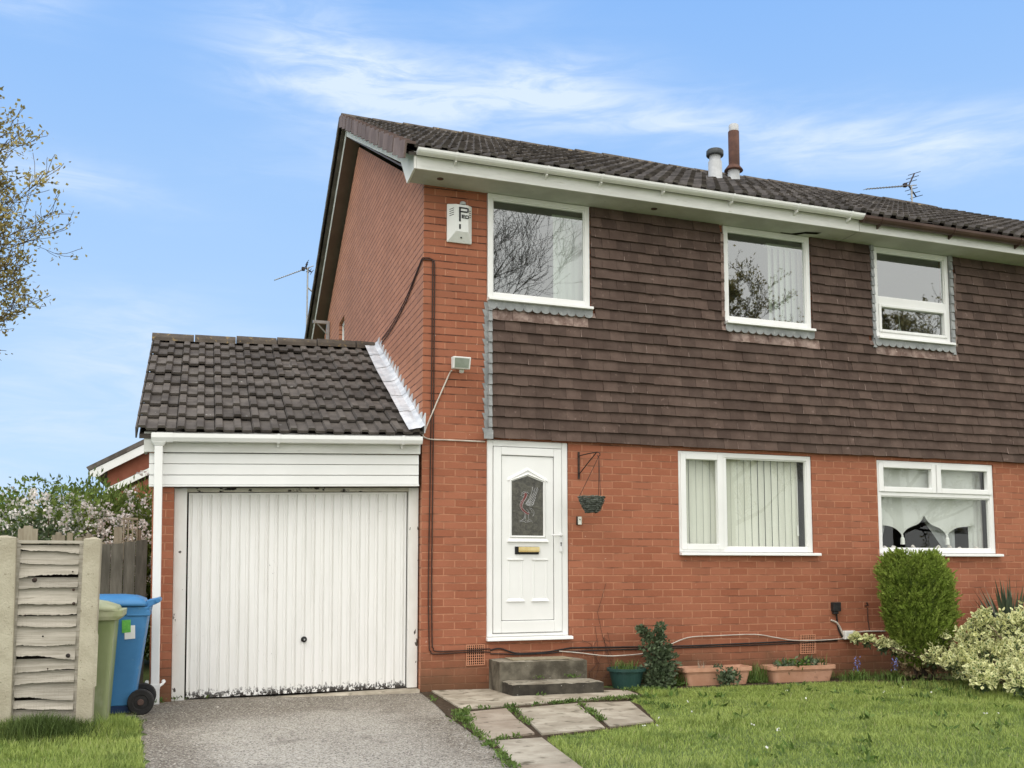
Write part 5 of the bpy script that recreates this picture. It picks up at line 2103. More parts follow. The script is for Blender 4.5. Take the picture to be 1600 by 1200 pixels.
for yy, s in ((BY0-.005, 'wheel'), (BY1-.045, 'wheel')):
    b = MB()
    b.lathe([(.02, 0), (.055, .002), (.062, -.004), (.095, -.004), (.104, .008), (.104, .042), (.095, .052), (.02, .052)], (-2.490, yy, .104), 28, axis=1)
    w_o = b.build('wheel', M['black'], wb, smooth=False)
    b = MB()
    b.lathe([(0, -.006), (.022, -.006), (.026, .0)], (-2.490, yy, .104), 16, axis=1)
    b.build('hub', M['brown_upvc'], w_o)
b = MB()
b.box(-2.560, -2.500, BY0+.002, BY0+.006, .665, .745, 1)
ysurf = lambda z: BY0+.05-(z-.075)/.725*.04-.003
for (xa, xb, za, zb_, mi, off) in ((-2.652, -2.562, .690, .792, 0, .004), (-2.630, -2.535, .628, .735, 1, .002)):
    pass
b = MB()
for (xa, xb, za, zb_, mi, off) in ((-2.650, -2.583, .664, .768, 0, .0045), (-2.628, -2.548, .612, .722, 1, .0025)):
    b.hexa([(xa, ysurf(za)-off, za), (xb, ysurf(za)-off, za+.006), (xb, ysurf(za)+.002, za+.006), (xa, ysurf(za)+.002, za),
            (xa-.004, ysurf(zb_)-off, zb_), (xb-.004, ysurf(zb_)-off, zb_+.004), (xb-.004, ysurf(zb_)+.002, zb_+.004), (xa-.004, ysurf(zb_)+.002, zb_)], mi)
b.build('sticker', [M['paper_green'], M['paper_white']], wb)

gb = thing('wheelie_bin', 'olive green bin standing in the grass in front of the blue bin', 'bin', (-2.95, -1.15, 0), 'wheeled bins by the garage')
GY0_, GY1_ = -1.42, -.92
b = MB()
loft(b, [rrect(-3.14, -2.705, GY0_+.05, GY1_-.05, .03, .03), rrect(-3.21, -2.665, GY0_+.0, GY1_-.0, .80, .03)])
b.build('body', M['bin_green'], gb, bevel=.004)
b = MB()
loft(b, [rrect(-3.23, -2.640, GY0_-.02, GY1_+.02, .795, .03), rrect(-3.24, -2.612, GY0_-.03, GY1_+.03, .825, .03), rrect(-3.24, -2.608, GY0_-.03, GY1_+.03, .872, .03)])
b.build('rim', M['bin_lid'], gb, bevel=.004)
b = MB()
loft(b, [rrect(-3.25, -2.640, GY0_-.035, GY1_+.03, .876, .04, dzx=-.02), rrect(-3.22, -2.66, GY0_, GY1_, .915, .05, dzx=-.03), rrect(-3.15, -2.74, GY0_+.07, GY1_-.07, .955, .06, dzx=-.06),
         rrect(-3.08, -2.84, GY0_+.13, GY1_-.13, .965, .06, dzx=-.06)])
b.build('lid', M['bin_lid'], gb, smooth=True)

# ------------------------------------------------------------------ planters
pt = thing('plant_pot', 'dark green plastic tub of grass at the wall right of the doorstep', 'plant pot', (2.05, -.24, 0))
b = MB()
b.lathe([(0, .0), (.135, .0), (.175, .165), (.195, .168), (.198, .195), (.180, .197), (.17, .16), (0, .155)], (2.055, -.235, .004), 28)
b.build('pot', M['pot_green'], pt, smooth=False)


def tuft(name, c, n, h, spread, m, rng, parent=None, w=.006, lean=.35, base_r=.05):
    """a tuft of arching blades"""
    vs, fs = [], []
    k = 0
    ang = rng.random(n)*2*math.pi
    for a in ang:
        r = base_r*math.sqrt(rng.random())
        aa = rng.random()*2*math.pi
        p0 = np.array([c[0]+r*math.cos(aa), c[1]+r*math.sin(aa), c[2]])
        hh = h*(.55+.45*rng.random())
        le = spread*(.3+.7*rng.random())
        d = np.array([math.cos(a), math.sin(a), 0])
        s = np.array([-math.sin(a), math.cos(a), 0])*w*.5*(.7+.6*rng.random())
        for t, ww in ((0, 1), (.4, .9), (.75, .6)):
            q = p0+np.array([0, 0, hh*(t-lean*t*t*.6)])+d*le*t*t
            vs += [q-s*ww, q+s*ww]
        q = p0+np.array([0, 0, hh*(1-lean*.6)])+d*le
        vs.append(q)
        vs.append(q+s*.05)
        for i in range(3):
            fs.append((k+2*i, k+2*i+1, k+2*i+3, k+2*i+2))
        k += 8
    return np_mesh(name, np.array(vs), np.array(fs), m, parent, loc=None if parent else tuple(c))


tuft('grass', (2.05, -.235, .155), 130, .17, .10, M['weed'], np.random.default_rng(50), pt, .006, base_r=.14)


def trough(x0, x1, y0, y1, z1, label):
    t = thing('planter', label, 'planter', ((x0+x1)/2, (y0+y1)/2, 0), 'terracotta troughs along the wall')
    b = MB()
    i = .055
    o_ = lambda d, z: rrect(x0+d, x1-d, y0+d*.6, y1-d*.6, z, .04)
    loft(b, [o_(i, .004), o_(.022, z1-.05), o_(.020, z1-.045), o_(.0, z1-.04), o_(.0, z1), o_(.018, z1), o_(.025, z1-.03)], cap=False)
    b.build('trough', M['terracotta'], t)
    b = MB()
    loft(b, [o_(.024, z1-.06), o_(.0245, z1-.030)])
    b.build('soil', M['soil'], t)
    return t


tq1 = trough(2.640, 3.430, -.36, -.10, .185, 'terracotta trough nearer the door with sparse dry stems')
tq2 = trough(3.650, 4.440, -.36, -.10, .175, 'terracotta trough nearer the conifer with green weeds')
rgp = np.random.default_rng(51)
tuft('dry_stem', (2.90, -.22, .15), 14, .17, .09, M['pale_wood'], rgp, tq1, .004, base_r=.05)
tuft('weed', (3.10, -.22, .15), 30, .10, .08, M['leaf_ivy'], rgp, tq1, .012, base_r=.06)
for k, (xx, nn) in enumerate(((3.85, 45), (4.02, 70), (4.2, 50), (4.33, 14))):
    if k == 3:
        tuft('weed', (xx, -.23, .145), nn, .2, .11, M['weed'], rgp, tq2, .005, base_r=.07)
        continue
    P = np.array([xx, -.25, .165])+rgp.normal(size=(nn*2, 3))*np.array([.075, .05, .028])
    P[:, 2] = np.maximum(P[:, 2], .13)
    v, f = leaves(P, rgp.normal(size=P.shape)+np.array([0, -.3, .5]), .05+.03*rgp.random(len(P)), .02+.012*rgp.random(len(P)), rgp)
    np_mesh('greenery', v, f, M['weed'] if k == 1 else M['leaf_ivy'], tq2)['kind'] = 'stuff'


# ------------------------------------------------------------------ shrubs
def shell_points(n, c, rad, rng, lump=.18, freq=3.0, fill=.35, zmin=None, power=1.0):
    """points near the surface of a lumpy ellipsoid and outward normals"""
    d = unit_rand(n, rng)
    ph = rng.random((6, 3))*6
    fq = rng.normal(size=(6, 3))*freq
    s = np.zeros(n)
    for i in range(6):
        s += np.sin(d@fq[i]+ph[i, 0])
    s = 1+lump*s/2.4
    t = 1-fill*rng.random(n)**1.6
    p = d*(s*t)[:, None]*np.array(rad)+np.array(c)
    if zmin is not None:
        k = p[:, 2] > zmin
        p, d = p[k], d[k]
    return p, d


# conifer by the right window
th = thing('conifer_shrub', 'tall rounded golden-green conifer shrub below the curtained window', 'shrub', (5.40, -.50, 0))
rng = np.random.default_rng(60)
n = 15000
zz = rng.random(n)*1.17+.14
a = rng.random(n)*2*math.pi


def thr(z):
    t = (z-.14)/1.20
    return np.interp(t, [0, .10, .25, .45, .62, .80, .92, 1.0], [.15, .20, .285, .335, .335, .320, .275, .15])


lump = 1+.055*np.sin(3*a+zz*5)+.05*np.sin(7*a-zz*9)+.04*np.sin(5*zz*2+2*a)
tt = 1-.28*rng.random(n)**2
rx = thr(zz)*lump*tt
cx = 5.345+.06*(1-zz)
P = np.stack([cx+np.cos(a)*rx, -.52+np.sin(a)*rx*.92, zz], 1)
D = np.stack([np.cos(a)*.75, np.sin(a)*.75, .95+0*a], 1)+rng.normal(size=(n, 3))*.30
keep = P[:, 1] < .0-.02
P, D = P[keep], norm(D[keep])
# flat feathery sprays: leaflets set along an axis that climbs outwards
K = 2600
P, D = P[:K], D[:K]
allv, allf = [], []
off = 0
side_v = norm(np.cross(D, rng.normal(size=(len(P), 3))))
size = .75+.6*rng.random((len(P), 1))
for k in range(17):
    t = (k//2)/8.0
    sg = 1 if k % 2 else -1
    base = P-D*.02+D*size*.105*t
    Dk = norm(D*.95+side_v*sg*(.75-.35*t)+rng.normal(size=P.shape)*.16)
    if k == 16:
        Dk = D
    v, f = leaves(base, Dk, (.052-.022*t)*size[:, 0], .0135*size[:, 0], rng)
    allv.append(v)
    allf.append(f+off)
    off += len(v)
np_mesh('foliage', np.concatenate(allv), np.concatenate(allf), M['leaf_thuja'], th)
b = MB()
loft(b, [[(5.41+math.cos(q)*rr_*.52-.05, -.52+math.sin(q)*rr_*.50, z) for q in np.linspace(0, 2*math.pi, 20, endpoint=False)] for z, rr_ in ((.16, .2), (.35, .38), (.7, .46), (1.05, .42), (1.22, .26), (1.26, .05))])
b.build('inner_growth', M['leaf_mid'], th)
b = MB()
for (dx, dy, q) in ((0, 0, .045), (.08, .03, .022), (-.07, .05, .02), (.15, -.05, .014), (-.14, -.03, .012), (.05, -.12, .012), (.21, .02, .012)):
    b.tube([(5.42+dx*.6, -.50+dy*.6, -.02), (5.42+dx, -.50+dy, .16), (5.42+dx*1.7, -.50+dy*1.6, .42)], [q, q*.9, q*.6], 7)
b.build('stem', M['bark'], th)
rng = np.random.default_rng(61)
n = 900
a = rng.random(n)*2*math.pi
P = np.stack([5.42+np.cos(a)*.34*rng.random(n)**.5, -.52+np.sin(a)*.34*rng.random(n)**.5, .05+.30*rng.random(n)], 1)
v, f = leaves(P, rng.normal(size=(n, 3))+np.array([0, -.3, .2]), .05+.03*rng.random(n), .018, rng)
np_mesh('dead_growth', v, f, M['bronze_leaf'], th)

# variegated shrub in front of it: overlapping rounded clumps, low arm reaching left
ev = thing('variegated_shrub', 'spreading cream and green variegated shrub at the lawn\'s right edge', 'shrub', (5.6, -1.5, 0))
EU = EUON = [
    # x, y, z, radius
    (4.98, -.42, .36, .07), (5.10, -.46, .34, .07), (5.22, -.55, .30, .09), (4.86, -.32, .41, .05), (4.74, -.28, .44, .04),
    (5.30, -.85, .24, .13), (5.42, -1.05, .20, .16), (5.30, -1.35, .15, .15), (5.20, -1.6, .14, .14),
    (5.55, -1.3, .28, .20), (5.32, -1.85, .16, .16), (5.62, -1.75, .24, .22), (5.45, -2.15, .14, .16), (5.75, -2.2, .18, .20),
    (5.80, -1.4, .42, .22), (5.62, -1.0, .42, .18), (5.86, -.95, .52, .20), (5.62, -1.05, .58, .13), (5.70, -1.05, .70, .10), (5.72, -1.08, .79, .065),
    (6.00, -1.1, .66, .18), (6.15, -1.2, .74, .16), (6.25, -1.5, .55, .25), (6.05, -1.75, .42, .25), (6.35, -2.0, .35, .28), (6.05, -2.3, .22, .24), (5.62, -2.42, .10, .13),
    (5.90, -2.62, .12, .18), (6.30, -2.5, .2, .25), (6.5, -1.3, .62, .25), (5.50, -.72, .36, .12), (6.4, -.95, .76, .13), (5.45, -.75, .50, .09),
    (5.00, -2.30, .14, .13), (5.16, -2.62, .15, .15), (4.80, -2.05, .14, .10), (5.42, -2.90, .17, .18), (5.75, -3.05, .2, .2), (4.98, -1.85, .20, .12), (5.12, -1.30, .25, .10),
]
EU = [(x, y, z-(.12*min(1, max(0, (x-5.3)/.5)))*(1 if z > .3 else .3), r*.86) for x, y, z, r in EU]
rng = np.random.default_rng(62)
vs_, fs_, at_ = [], [], []
off = 0
for (x, y, z, r) in EU:
    n = int(60+r*r*6000)
    d = unit_rand(n, rng)
    d[:, 2] = np.abs(d[:, 2])*1.0-.25
    d = norm(d)
    P = np.array([x, y, z])+d*r*(.80+.38*rng.random((n, 1)))*np.array([1, 1, .85])
    k = P[:, 2] > .015
    P, d = P[k], d[k]
    n = len(P)
    v, f, at = rim_leaves(P, d*.6+rng.normal(size=(n, 3))*.55+np.array([0, -.1, .35]), .042+.026*rng.random(n), .024+.012*rng.random(n), rng)
    vs_.append(v)
    fs_.append(f+off)
    at_.append(at)
    off += len(v)
# young shoots standing out of the clumps
for (x, y, z, r) in EU:
    for q in range(3 if r < .12 else 6):
        d = unit_rand(1, rng)[0]
        d = norm((d+np.array([0, -.25, .9]))[None])[0]
        t = np.linspace(.8, 1.55, 9)[:, None]
        P = np.array([x, y, z])+d*r*t+rng.normal(size=(9, 3))*.008
        P[:, 2] = np.maximum(P[:, 2], .02)
        v, f, at = rim_leaves(P, d*.7+rng.normal(size=(9, 3))*.6, .040+.02*rng.random(9), .022+.010*rng.random(9), rng)
        vs_.append(v)
        fs_.append(f+off)
        at_.append(at)
        off += len(v)
np_mesh('foliage', np.concatenate(vs_), np.concatenate(fs_), M['leaf_variegated'], ev, np.concatenate(at_))
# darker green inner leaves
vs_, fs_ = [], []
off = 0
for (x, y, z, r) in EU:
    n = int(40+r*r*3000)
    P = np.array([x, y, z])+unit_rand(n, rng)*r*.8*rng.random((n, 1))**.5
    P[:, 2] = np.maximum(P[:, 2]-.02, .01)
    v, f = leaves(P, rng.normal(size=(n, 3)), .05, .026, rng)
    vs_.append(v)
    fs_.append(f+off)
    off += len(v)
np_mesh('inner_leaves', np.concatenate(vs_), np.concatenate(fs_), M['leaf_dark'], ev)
b = MB()
for (x, y, z, r) in EU:
    q = Vector((5.75+.3*random.random(), -1.3-.6*random.random(), 0))
    if x < 5.2:
        q = Vector((5.5, -.9, .12))
    p = Vector((x, y, z))
    b.tube([tuple(q), tuple((p+q)/2+Vector((0, 0, .03))), tuple(p)], [.012, .009, .004], 5)
b.build('stem', M['twig'], ev)

# yucca-like plant behind it
sp = thing('spiky_plant', 'dark sword-leaved plant against the brick behind the variegated shrub', 'plant', (6.75, -.45, 0))
rng = np.random.default_rng(63)
vs, fs = [], []
k = 0
for i in range(110):
    a = rng.random()*2*math.pi
    elv = math.radians(28+62*rng.random()**.8)
    L = .62+.30*rng.random()
    d = np.array([math.cos(a)*math.cos(elv), math.sin(a)*math.cos(elv)*.8, math.sin(elv)])
    s = norm(np.cross(d, np.array([0, 0, 1.0]))[None])[0]*.021
    p0 = np.array([6.72, -.40, .22])+d*.05
    for t, w in ((0, .7), (.35, 1), (.7, .75)):
        q = p0+d*L*t-np.array([0, 0, .10*t*t*math.cos(elv)])
        vs += [q-s*w, q+s*w]
    q = p0+d*L-np.array([0, 0, .12*math.cos(elv)])
    vs += [q, q+s*.04]
    for j in range(3):
        fs.append((k+2*j, k+2*j+1, k+2*j+3, k+2*j+2))
    k += 8
V = np.array(vs)
V[:, 1] = np.minimum(V[:, 1], -.02)
np_mesh('blade', V, np.array(fs), M['leaf_spiky'], sp)

# bushy weed between green tub and first trough
iv = thing('leafy_bush', 'upright grey-green leafy bush between the green tub and a terracotta trough', 'shrub', (2.37, -.26, 0))
rng = np.random.default_rng(64)
P, D = [], []
for (x, y, z, r) in ((2.36, -.30, .14, .17), (2.40, -.28, .30, .14), (2.32, -.27, .40, .11), (2.26, -.25, .53, .055), (2.40, -.25, .52, .06), (2.48, -.28, .22, .13), (2.44, -.25, .44, .08), (2.22, -.25, .58, .03), (2.43, -.25, .60, .035),
                     (2.36, -.34, .06, .16)):
    n = int(60+r*r*14000)
    d = unit_rand(n, rng)
    P.append(np.array([x, y, z])+d*r*rng.random((n, 1))**.4)
    D.append(d+np.array([0, -.2, .3])+rng.normal(size=(n, 3))*.5)
P, D = np.concatenate(P), np.concatenate(D)
P[:, 2] = np.maximum(P[:, 2], .01)
P[:, 1] = np.minimum(P[:, 1], -.03)
v, f = leaves(P, D, .035+.022*rng.random(len(P)), .022+.012*rng.random(len(P)), rng)
np_mesh('foliage', v, f, M['leaf_ivy'], iv)
b = MB()
for (x, z) in ((2.24, .58), (2.42, .60), (2.5, .3), (2.33, .45)):
    b.tube([(2.37, -.25, 0), ((2.37+x)/2, -.26, z*.55), (x, -.25, z)], [.008, .006, .003], 5)
b.build('stem', M['twig'], iv)
# small sprawling weed at the first trough
sw_ = thing('leafy_weed', 'low leafy weed sprawling over the front of the nearer trough', 'plant', (3.12, -.42, 0))
n = 260
P = np.array([3.10, -.42, .09])+unit_rand(n, rng)*np.array([.15, .08, .10])*rng.random((n, 1))**.5
P[:, 2] = np.maximum(P[:, 2], .01)
v, f = leaves(P, rng.normal(size=(n, 3))+np.array([0, -.5, .4]), .045, .028, rng)
np_mesh('foliage', v, f, M['leaf_ivy'], sw_)

# bluebells and grassy clumps at the wall
for i, (x, y, lab) in enumerate(((4.62, -.45, 'grassy bluebell clump left of the creeping cream sprig'), (5.02, -.55, 'bluebell clump under the creeping cream sprig'))):
    t = thing('bluebell_clump', lab, 'plant', (x, y, 0), 'bluebell clumps at the wall')
    rg = np.random.default_rng(70+i)
    tuft('leaf', (x, y, 0), 60, .17, .16, M['weed'], rg, t, .010, base_r=.07)
    P = []
    for k in range(2):
        for q in range(16):
            P.append((x+.03*k-.02+.01*q/16+rg.normal()*.010, y+rg.normal()*.010, .13+.13*q/16))
    P = np.array(P)
    v, f = leaves(P, rg.normal(size=(len(P), 3))*.6+np.array([0, -.4, -.6]), .026, .014, rg)
    np_mesh('flower', v, f, M['bluebell'], t)

# ------------------------------------------------------------------ far house beyond the hedge
fh = thing('house', 'distant brick house with white bargeboards seen over the hedge', 'house', (-1.2, 24, 0))
b = MB()
FY = 22.0
rise = .565
b.add([(-4.62, FY, 0), (2.6, FY, 0), (2.6, FY, 4.28+3.6*rise), (-1.0, FY, 4.28+3.6*rise), (-4.62, FY, 4.22)], [(0, 1, 2, 3, 4)])
b.quad((-4.62, FY, 0), (-4.62, FY, 4.22), (-4.62, FY+9, 4.22), (-4.62, FY+9, 0))
b.build('wall', M['brick_far'], fh)
b = MB()
e0 = (-5.08, 4.06)
b.prism([(e0[0]-.03, e0[1]+.06), (-.9, e0[1]+.06+(e0[0]*-1-.87)*rise), (-.9, e0[1]+.22+(e0[0]*-1-.87)*rise), (e0[0]-.10, e0[1]+.16)], 1, FY-.32, FY+9)
b.build('roof', M['roof_tile'], fh)
b = MB()
b.prism([(e0[0], e0[1]-.10), (e0[0]+.22, e0[1]-.12), (e0[0]+.42, e0[1]+.04), (-.9, e0[1]-.20+(e0[0]*-1-.87)*rise), (-.9, e0[1]+.055+(e0[0]*-1-.87)*rise), (e0[0], e0[1]+.055)], 1, FY-.30, FY-.26)
b.build('bargeboard', M['upvc'], fh)
fh2 = thing('house', 'lower brick gable with white verge in front of the distant house', 'house', (-2.5, 20, 0))
b = MB()
FY2 = 20.0
b.add([(-4.1, FY2, 0), (2.6, FY2, 0), (2.6, FY2, 3.40+3.0*.55), (-1.1, FY2, 3.40+3.0*.55), (-4.1, FY2, 3.40)], [(0, 1, 2, 3, 4)])
b.quad((-4.1, FY2, 0), (-4.1, FY2, 3.40), (-4.1, FY2+1.6, 3.40), (-4.1, FY2+1.6, 0))
b.build('wall', M['brick_far'], fh2)
b = MB()
b.prism([(-4.45, 3.36), (-1.1, 3.36+3.35*.55), (-1.1, 3.50+3.35*.55), (-4.45, 3.50)], 1, FY2-.10, FY2+1.6)
b.build('roof', M['roof_tile'], fh2)
b = MB()
b.prism([(-4.45, 3.30), (-1.1, 3.30+3.35*.55), (-1.1, 3.48+3.35*.55), (-4.45, 3.48)], 1, FY2-.16, FY2-.105)
b.build('bargeboard', M['upvc'], fh2)


# ------------------------------------------------------------------ hedge plants behind the fence
def bush(name, label, c, rad, n, m, seed, leaf=(.07, .035), lump=.25, upbias=.3, zmin=0.05, freq=4.0, core=True, cat='bush', fill=.45):
    rng = np.random.default_rng(seed)
    t = thing(name, label, cat, (c[0], c[1], 0))
    P, D = shell_points(n, c, rad, rng, lump, freq, fill, zmin)
    # ragged sprigs
    P = P+rng.normal(size=P.shape)*.03
    v, f = leaves(P, D*.6+rng.normal(size=P.shape)*.6+np.array([0, 0, upbias]), leaf[0]*(.6+.8*rng.random(len(P))), leaf[1]*(.6+.8*rng.random(len(P))), rng)
    np_mesh('foliage', v, f, M[m], t)
    b = MB()
    for k in range(7):
        a = rng.random()*6.28
        b.tube([(c[0], c[1], 0), (c[0]+math.cos(a)*rad[0]*.3, c[1]+math.sin(a)*rad[1]*.3, c[2]*.7), (c[0]+math.cos(a)*rad[0]*.75, c[1]+math.sin(a)*rad[1]*.75, c[2]+rad[2]*.5)], [.03, .02, .006], 5)
    b.build('stem', M['twig'], t)
    return t, P, D


bush('green_bush', 'bright green feathery bush beside the garage behind the trellis', (-3.0, 3.6, 1.17), (.72, .6, 1.0), 15000, 'leaf_mid', 80, (.085, .018), .22, .9)
bush('green_bush', 'darker green bush at the far left behind the blossom', (-4.35, 4.3, 1.2), (1.05, .7, 1.04), 15000, 'leaf_mid', 81, (.07, .04), .20, .25)
bush('green_bush', 'leafy bush standing behind the white blossom in the middle of the hedge', (-3.55, 4.6, 1.22), (.75, .6, 1.0), 12000, 'leaf_mid', 82, (.07, .035), .2, .4)
bush('green_bush', 'dark conifer-like growth just over the pickets at left', (-3.75, 2.0, .95), (.55, .4, .72), 6000, 'leaf_dark', 83, (.07, .028), .3, .2)
bush('green_bush', 'small olive bush right against the garage wall at the hedge end', (-2.72, 4.2, 1.05), (.34, .6, 1.02), 7000, 'leaf_mid', 84, (.07, .03), .25, .3)
bl, _, _ = bush('blossom_bush', 'bush covered in white blossom along the fence', (-3.72, 2.95, 1.42), (.98, .42, .72), 6500, 'leaf_mid', 85, (.06, .03), .25, .2)
rng = np.random.default_rng(86)
V, F = [], []
off = 0


def blossoms(c, rad, ncl, seed, keepfn=None):
    global off
    rng = np.random.default_rng(seed)
    P, D = shell_points(ncl, c, rad, rng, .22, 4., .35, .6)
    if keepfn is not None:
        k = keepfn(P)
        P, D = P[k], D[k]
    for p, d in zip(P, D):
        r = .026+.026*rng.random()
        m_ = 13
        dd = unit_rand(m_, rng)
        q = p+dd*r*.55
        v, f = leaves(q, dd+rng.normal(size=(m_, 3))*.5, .036, .030, rng)
        V.append(v)
        F.append(f+off)
        off += len(v)


blossoms((-3.80, 2.93, 1.42), (1.0, .46, .70), 640, 87)
blossoms((-3.42, 2.86, 1.32), (.50, .36, .60), 230, 88)
blossoms((-2.75, 3.2, 1.55), (.25, .4, .62), 95, 89)
np_mesh('blossom', np.concatenate(V), np.concatenate(F), M['blossom'], bl)


# ------------------------------------------------------------------ trees
def tree(name, label, base, height, spread, seed, leaf=None, leaf_n=1, depth=4, trunk_r=.14, first=.28, limbs=16, bias=None, leaf_size=(.07, .03), min_r=.004, twigs=5, elev=(12, 55), cat='tree'):
    rng = random.Random(seed)
    nr = np.random.default_rng(seed)
    t = thing(name, label, cat, base)
    trunk, crown = MB(), MB()
    tips = []
    bx, by, bz = base
    pts, rs = [], []
    for k in range(9):
        q = k/8
        pts.append((bx+.10*math.sin(3*q+seed), by+.10*math.cos(2.2*q+seed)-.1, bz-.05+height*q*.93))
        rs.append(trunk_r*(1-.93*q)+.006)
    trunk.tube(pts, rs, 9)

    def grow(p, d, L, r, lev):
        seg = 5
        path, rad = [p], [r]
        q = p.copy()
        dd = d.copy()
        for s in range(seg):
            dd = (dd+Vector((rng.gauss(0, .13), rng.gauss(0, .13), rng.gauss(0, .10)+.055))).normalized()
            q = q+dd*(L/seg)
            path.append(q.copy())
            rad.append(max(min_r*.6, r*(1-.75*(s+1)/seg)))
        crown.tube([tuple(v) for v in path], rad, 5 if lev < 2 else 3, cap=False)
        if lev >= depth:
            tips.extend((path[i], dd.copy()) for i in (1, 2, 3, 4, 5))
            return
        if lev >= depth-1:
            tips.extend((path[i], dd.copy()) for i in (3, 5))
        for c in range(twigs):
            s = 1+int(rng.random()*seg)
            s = min(seg, s)
            pd = (path[s]-path[s-1]).normalized()
            ax = Vector((rng.gauss(0, 1), rng.gauss(0, 1), rng.gauss(0, .6))).normalized()
            nd = (pd+ax*.75).normalized()
            nd.z += .10
            grow(path[s], nd.normalized(), L*(.42+.25*rng.random()), rad[s]*.72, lev+1)

    for k in range(limbs):
        q = first+(1-first)*((k+.5)/limbs)
        i = min(7, int(q*8))
        fq = q*8-i
        p = Vector(pts[i]).lerp(Vector(pts[i+1]), fq)
        az = k*2.39996+rng.random()*.5
        if bias is not None and rng.random() < bias[1]:
            az = bias[0]+rng.gauss(0, .55)
        el = math.radians(elev[0]+(elev[1]-elev[0])*q*rng.uniform(.7, 1.2))
        d = Vector((math.cos(az)*math.cos(el), math.sin(az)*math.cos(el), math.sin(el)))
        L = spread*(1-.62*((q-first)/(1-first))**2.2)*rng.uniform(.75, 1.1) if bias is not None else spread*math.sin(math.pi*min(.97, .25+.72*(q-first)/(1-first)))*rng.uniform(.8, 1.1)
        r = max(.012, rs[i]*.5)
        grow(p, d, L*.62, r, 1)
    trunk.build('trunk', M['bark'], t, smooth=True)
    crown.build('branches', M['twig'], t)
    if leaf:
        P = np.array([tuple(p) for p, d in tips for _ in range(leaf_n)])
        D = np.array([tuple(d) for p, d in tips for _ in range(leaf_n)])
        P = P+nr.normal(size=P.shape)*.045
        v, f = leaves(P, D*.5+nr.normal(size=P.shape)*.8, leaf_size[0]*(.6+.8*nr.random(len(P))), leaf_size[1]*(.6+.8*nr.random(len(P))), nr)
        np_mesh('foliage', v, f, M[leaf], t)
    return t


tree('tree', 'tree in fresh bud at the left edge, above the hedge', (-5.72, 3.6, 0), 8.1, 2.1, 5, 'leaf_bud', 1, 4, .15, .47, 62, bias=(0.0, .72), leaf_size=(.056, .034), min_r=.0055, twigs=5, elev=(-2, 62))
tree('bare_tree', 'bare branching tree across the road, mirrored in the left bedroom window', (4.6, -17.0, 0), 11.2, 6.0, 12, None, depth=4, trunk_r=.15, first=.30, limbs=26, twigs=6, min_r=.008, elev=(25, 70))
tree('bare_tree', 'budding tree across the road, mirrored in the middle bedroom window', (13.2, -17.0, 0), 10.4, 4.6, 14, 'leaf_bud', 1, 4, .22, .25, 18, twigs=5, min_r=.010, leaf_size=(.10, .05))
tree('bare_tree', 'tree across the road, mirrored in the right bedroom window', (19.0, -16.5, 0), 9.6, 5.0, 15, 'leaf_bud', 1, 4, .22, .25, 18, twigs=5, min_r=.010, leaf_size=(.10, .05))


# ------------------------------------------------------------------ grass, weeds
def inside(poly, X, Y):
    r = np.zeros(len(X), bool)
    n = len(poly)
    for i in range(n):
        x1, y1 = poly[i]
        x2, y2 = poly[(i+1) % n]
        c = ((y1 > Y) != (y2 > Y)) & (X < (x2-x1)*(Y-y1)/(y2-y1+1e-12)+x1)
        r ^= c
    return r


def blades(name, X, Y, Z, h, w, m, rng, lean=.5):
    n = len(X)
    a = rng.random(n)*2*math.pi
    d = np.stack([np.cos(a), np.sin(a), np.zeros(n)], 1)
    s = np.stack([-np.sin(a), np.cos(a), np.zeros(n)], 1)*(w*(.6+.8*rng.random(n)))[:, None]*.5
    P = np.stack([X, Y, Z], 1)
    hh = (h*(.5+.8*rng.random(n)))[:, None] if np.ndim(h) == 0 else (h*(.5+.8*rng.random(n)))[:, None]
    le = hh*lean*(.2+rng.random((n, 1)))
    up_ = np.array([0, 0, 1.0])
    mid = P+up_*hh*.55+d*le*.35
    tip = P+up_*hh*.92+d*le
    v = np.stack([P-s, P+s, mid+s*.8, mid-s*.8, tip], 1).reshape(-1, 3)
    base = np.arange(n)[:, None]*5
    q = base+np.array([[0, 1, 2, 3]])
    t = base+np.array([[3, 2, 4, 4]])
    tri = np.concatenate([base+np.array([[0, 1, 2]]), base+np.array([[0, 2, 3]]), base+np.array([[3, 2, 4]])], 0)
    return np_mesh(name, v, tri, m)


def grass_mat():
    m, t, bs, out = new_mat('lawn_blade')
    g = t.node('ShaderNodeNewGeometry')
    tc = t.node('ShaderNodeTexCoord')
    p = tc.outputs['Object']
    r = g.outputs['Random Per Island']
    col = t.mix(r, (.19, .27, .055), (.38, .46, .115))
    pat = t.ramp(t.noise(p, 1.1, 4, .6), .35, .7)
    col = t.mix(t.math('MULTIPLY', pat, .6), col, (.42, .49, .14))
    pat2 = t.ramp(t.noise(t.mapping(p, loc=(5, 3, 0)), 3.4, 5, .65), .50, .66)
    col = t.mix(t.math('MULTIPLY', pat2, .62), col, (.10, .165, .036))
    dry = t.ramp(r, .955, .97)
    col = t.mix(t.math('MULTIPLY', dry, .75), col, (.40, .37, .20))
    t.set(bs, 'Base Color', col)
    bs.inputs['Roughness'].default_value = .55
    bs.inputs['Specular IOR Level'].default_value = .25
    tl = t.node('ShaderNodeBsdfTranslucent')
    t.set(tl, 0, col)
    mx = t.node('ShaderNodeMixShader')
    mx.inputs[0].default_value = .3
    t.l.new(bs.outputs[0], mx.inputs[1])
    t.l.new(tl.outputs[0], mx.inputs[2])
    t.l.new(mx.outputs[0], out.inputs[0])
    return m


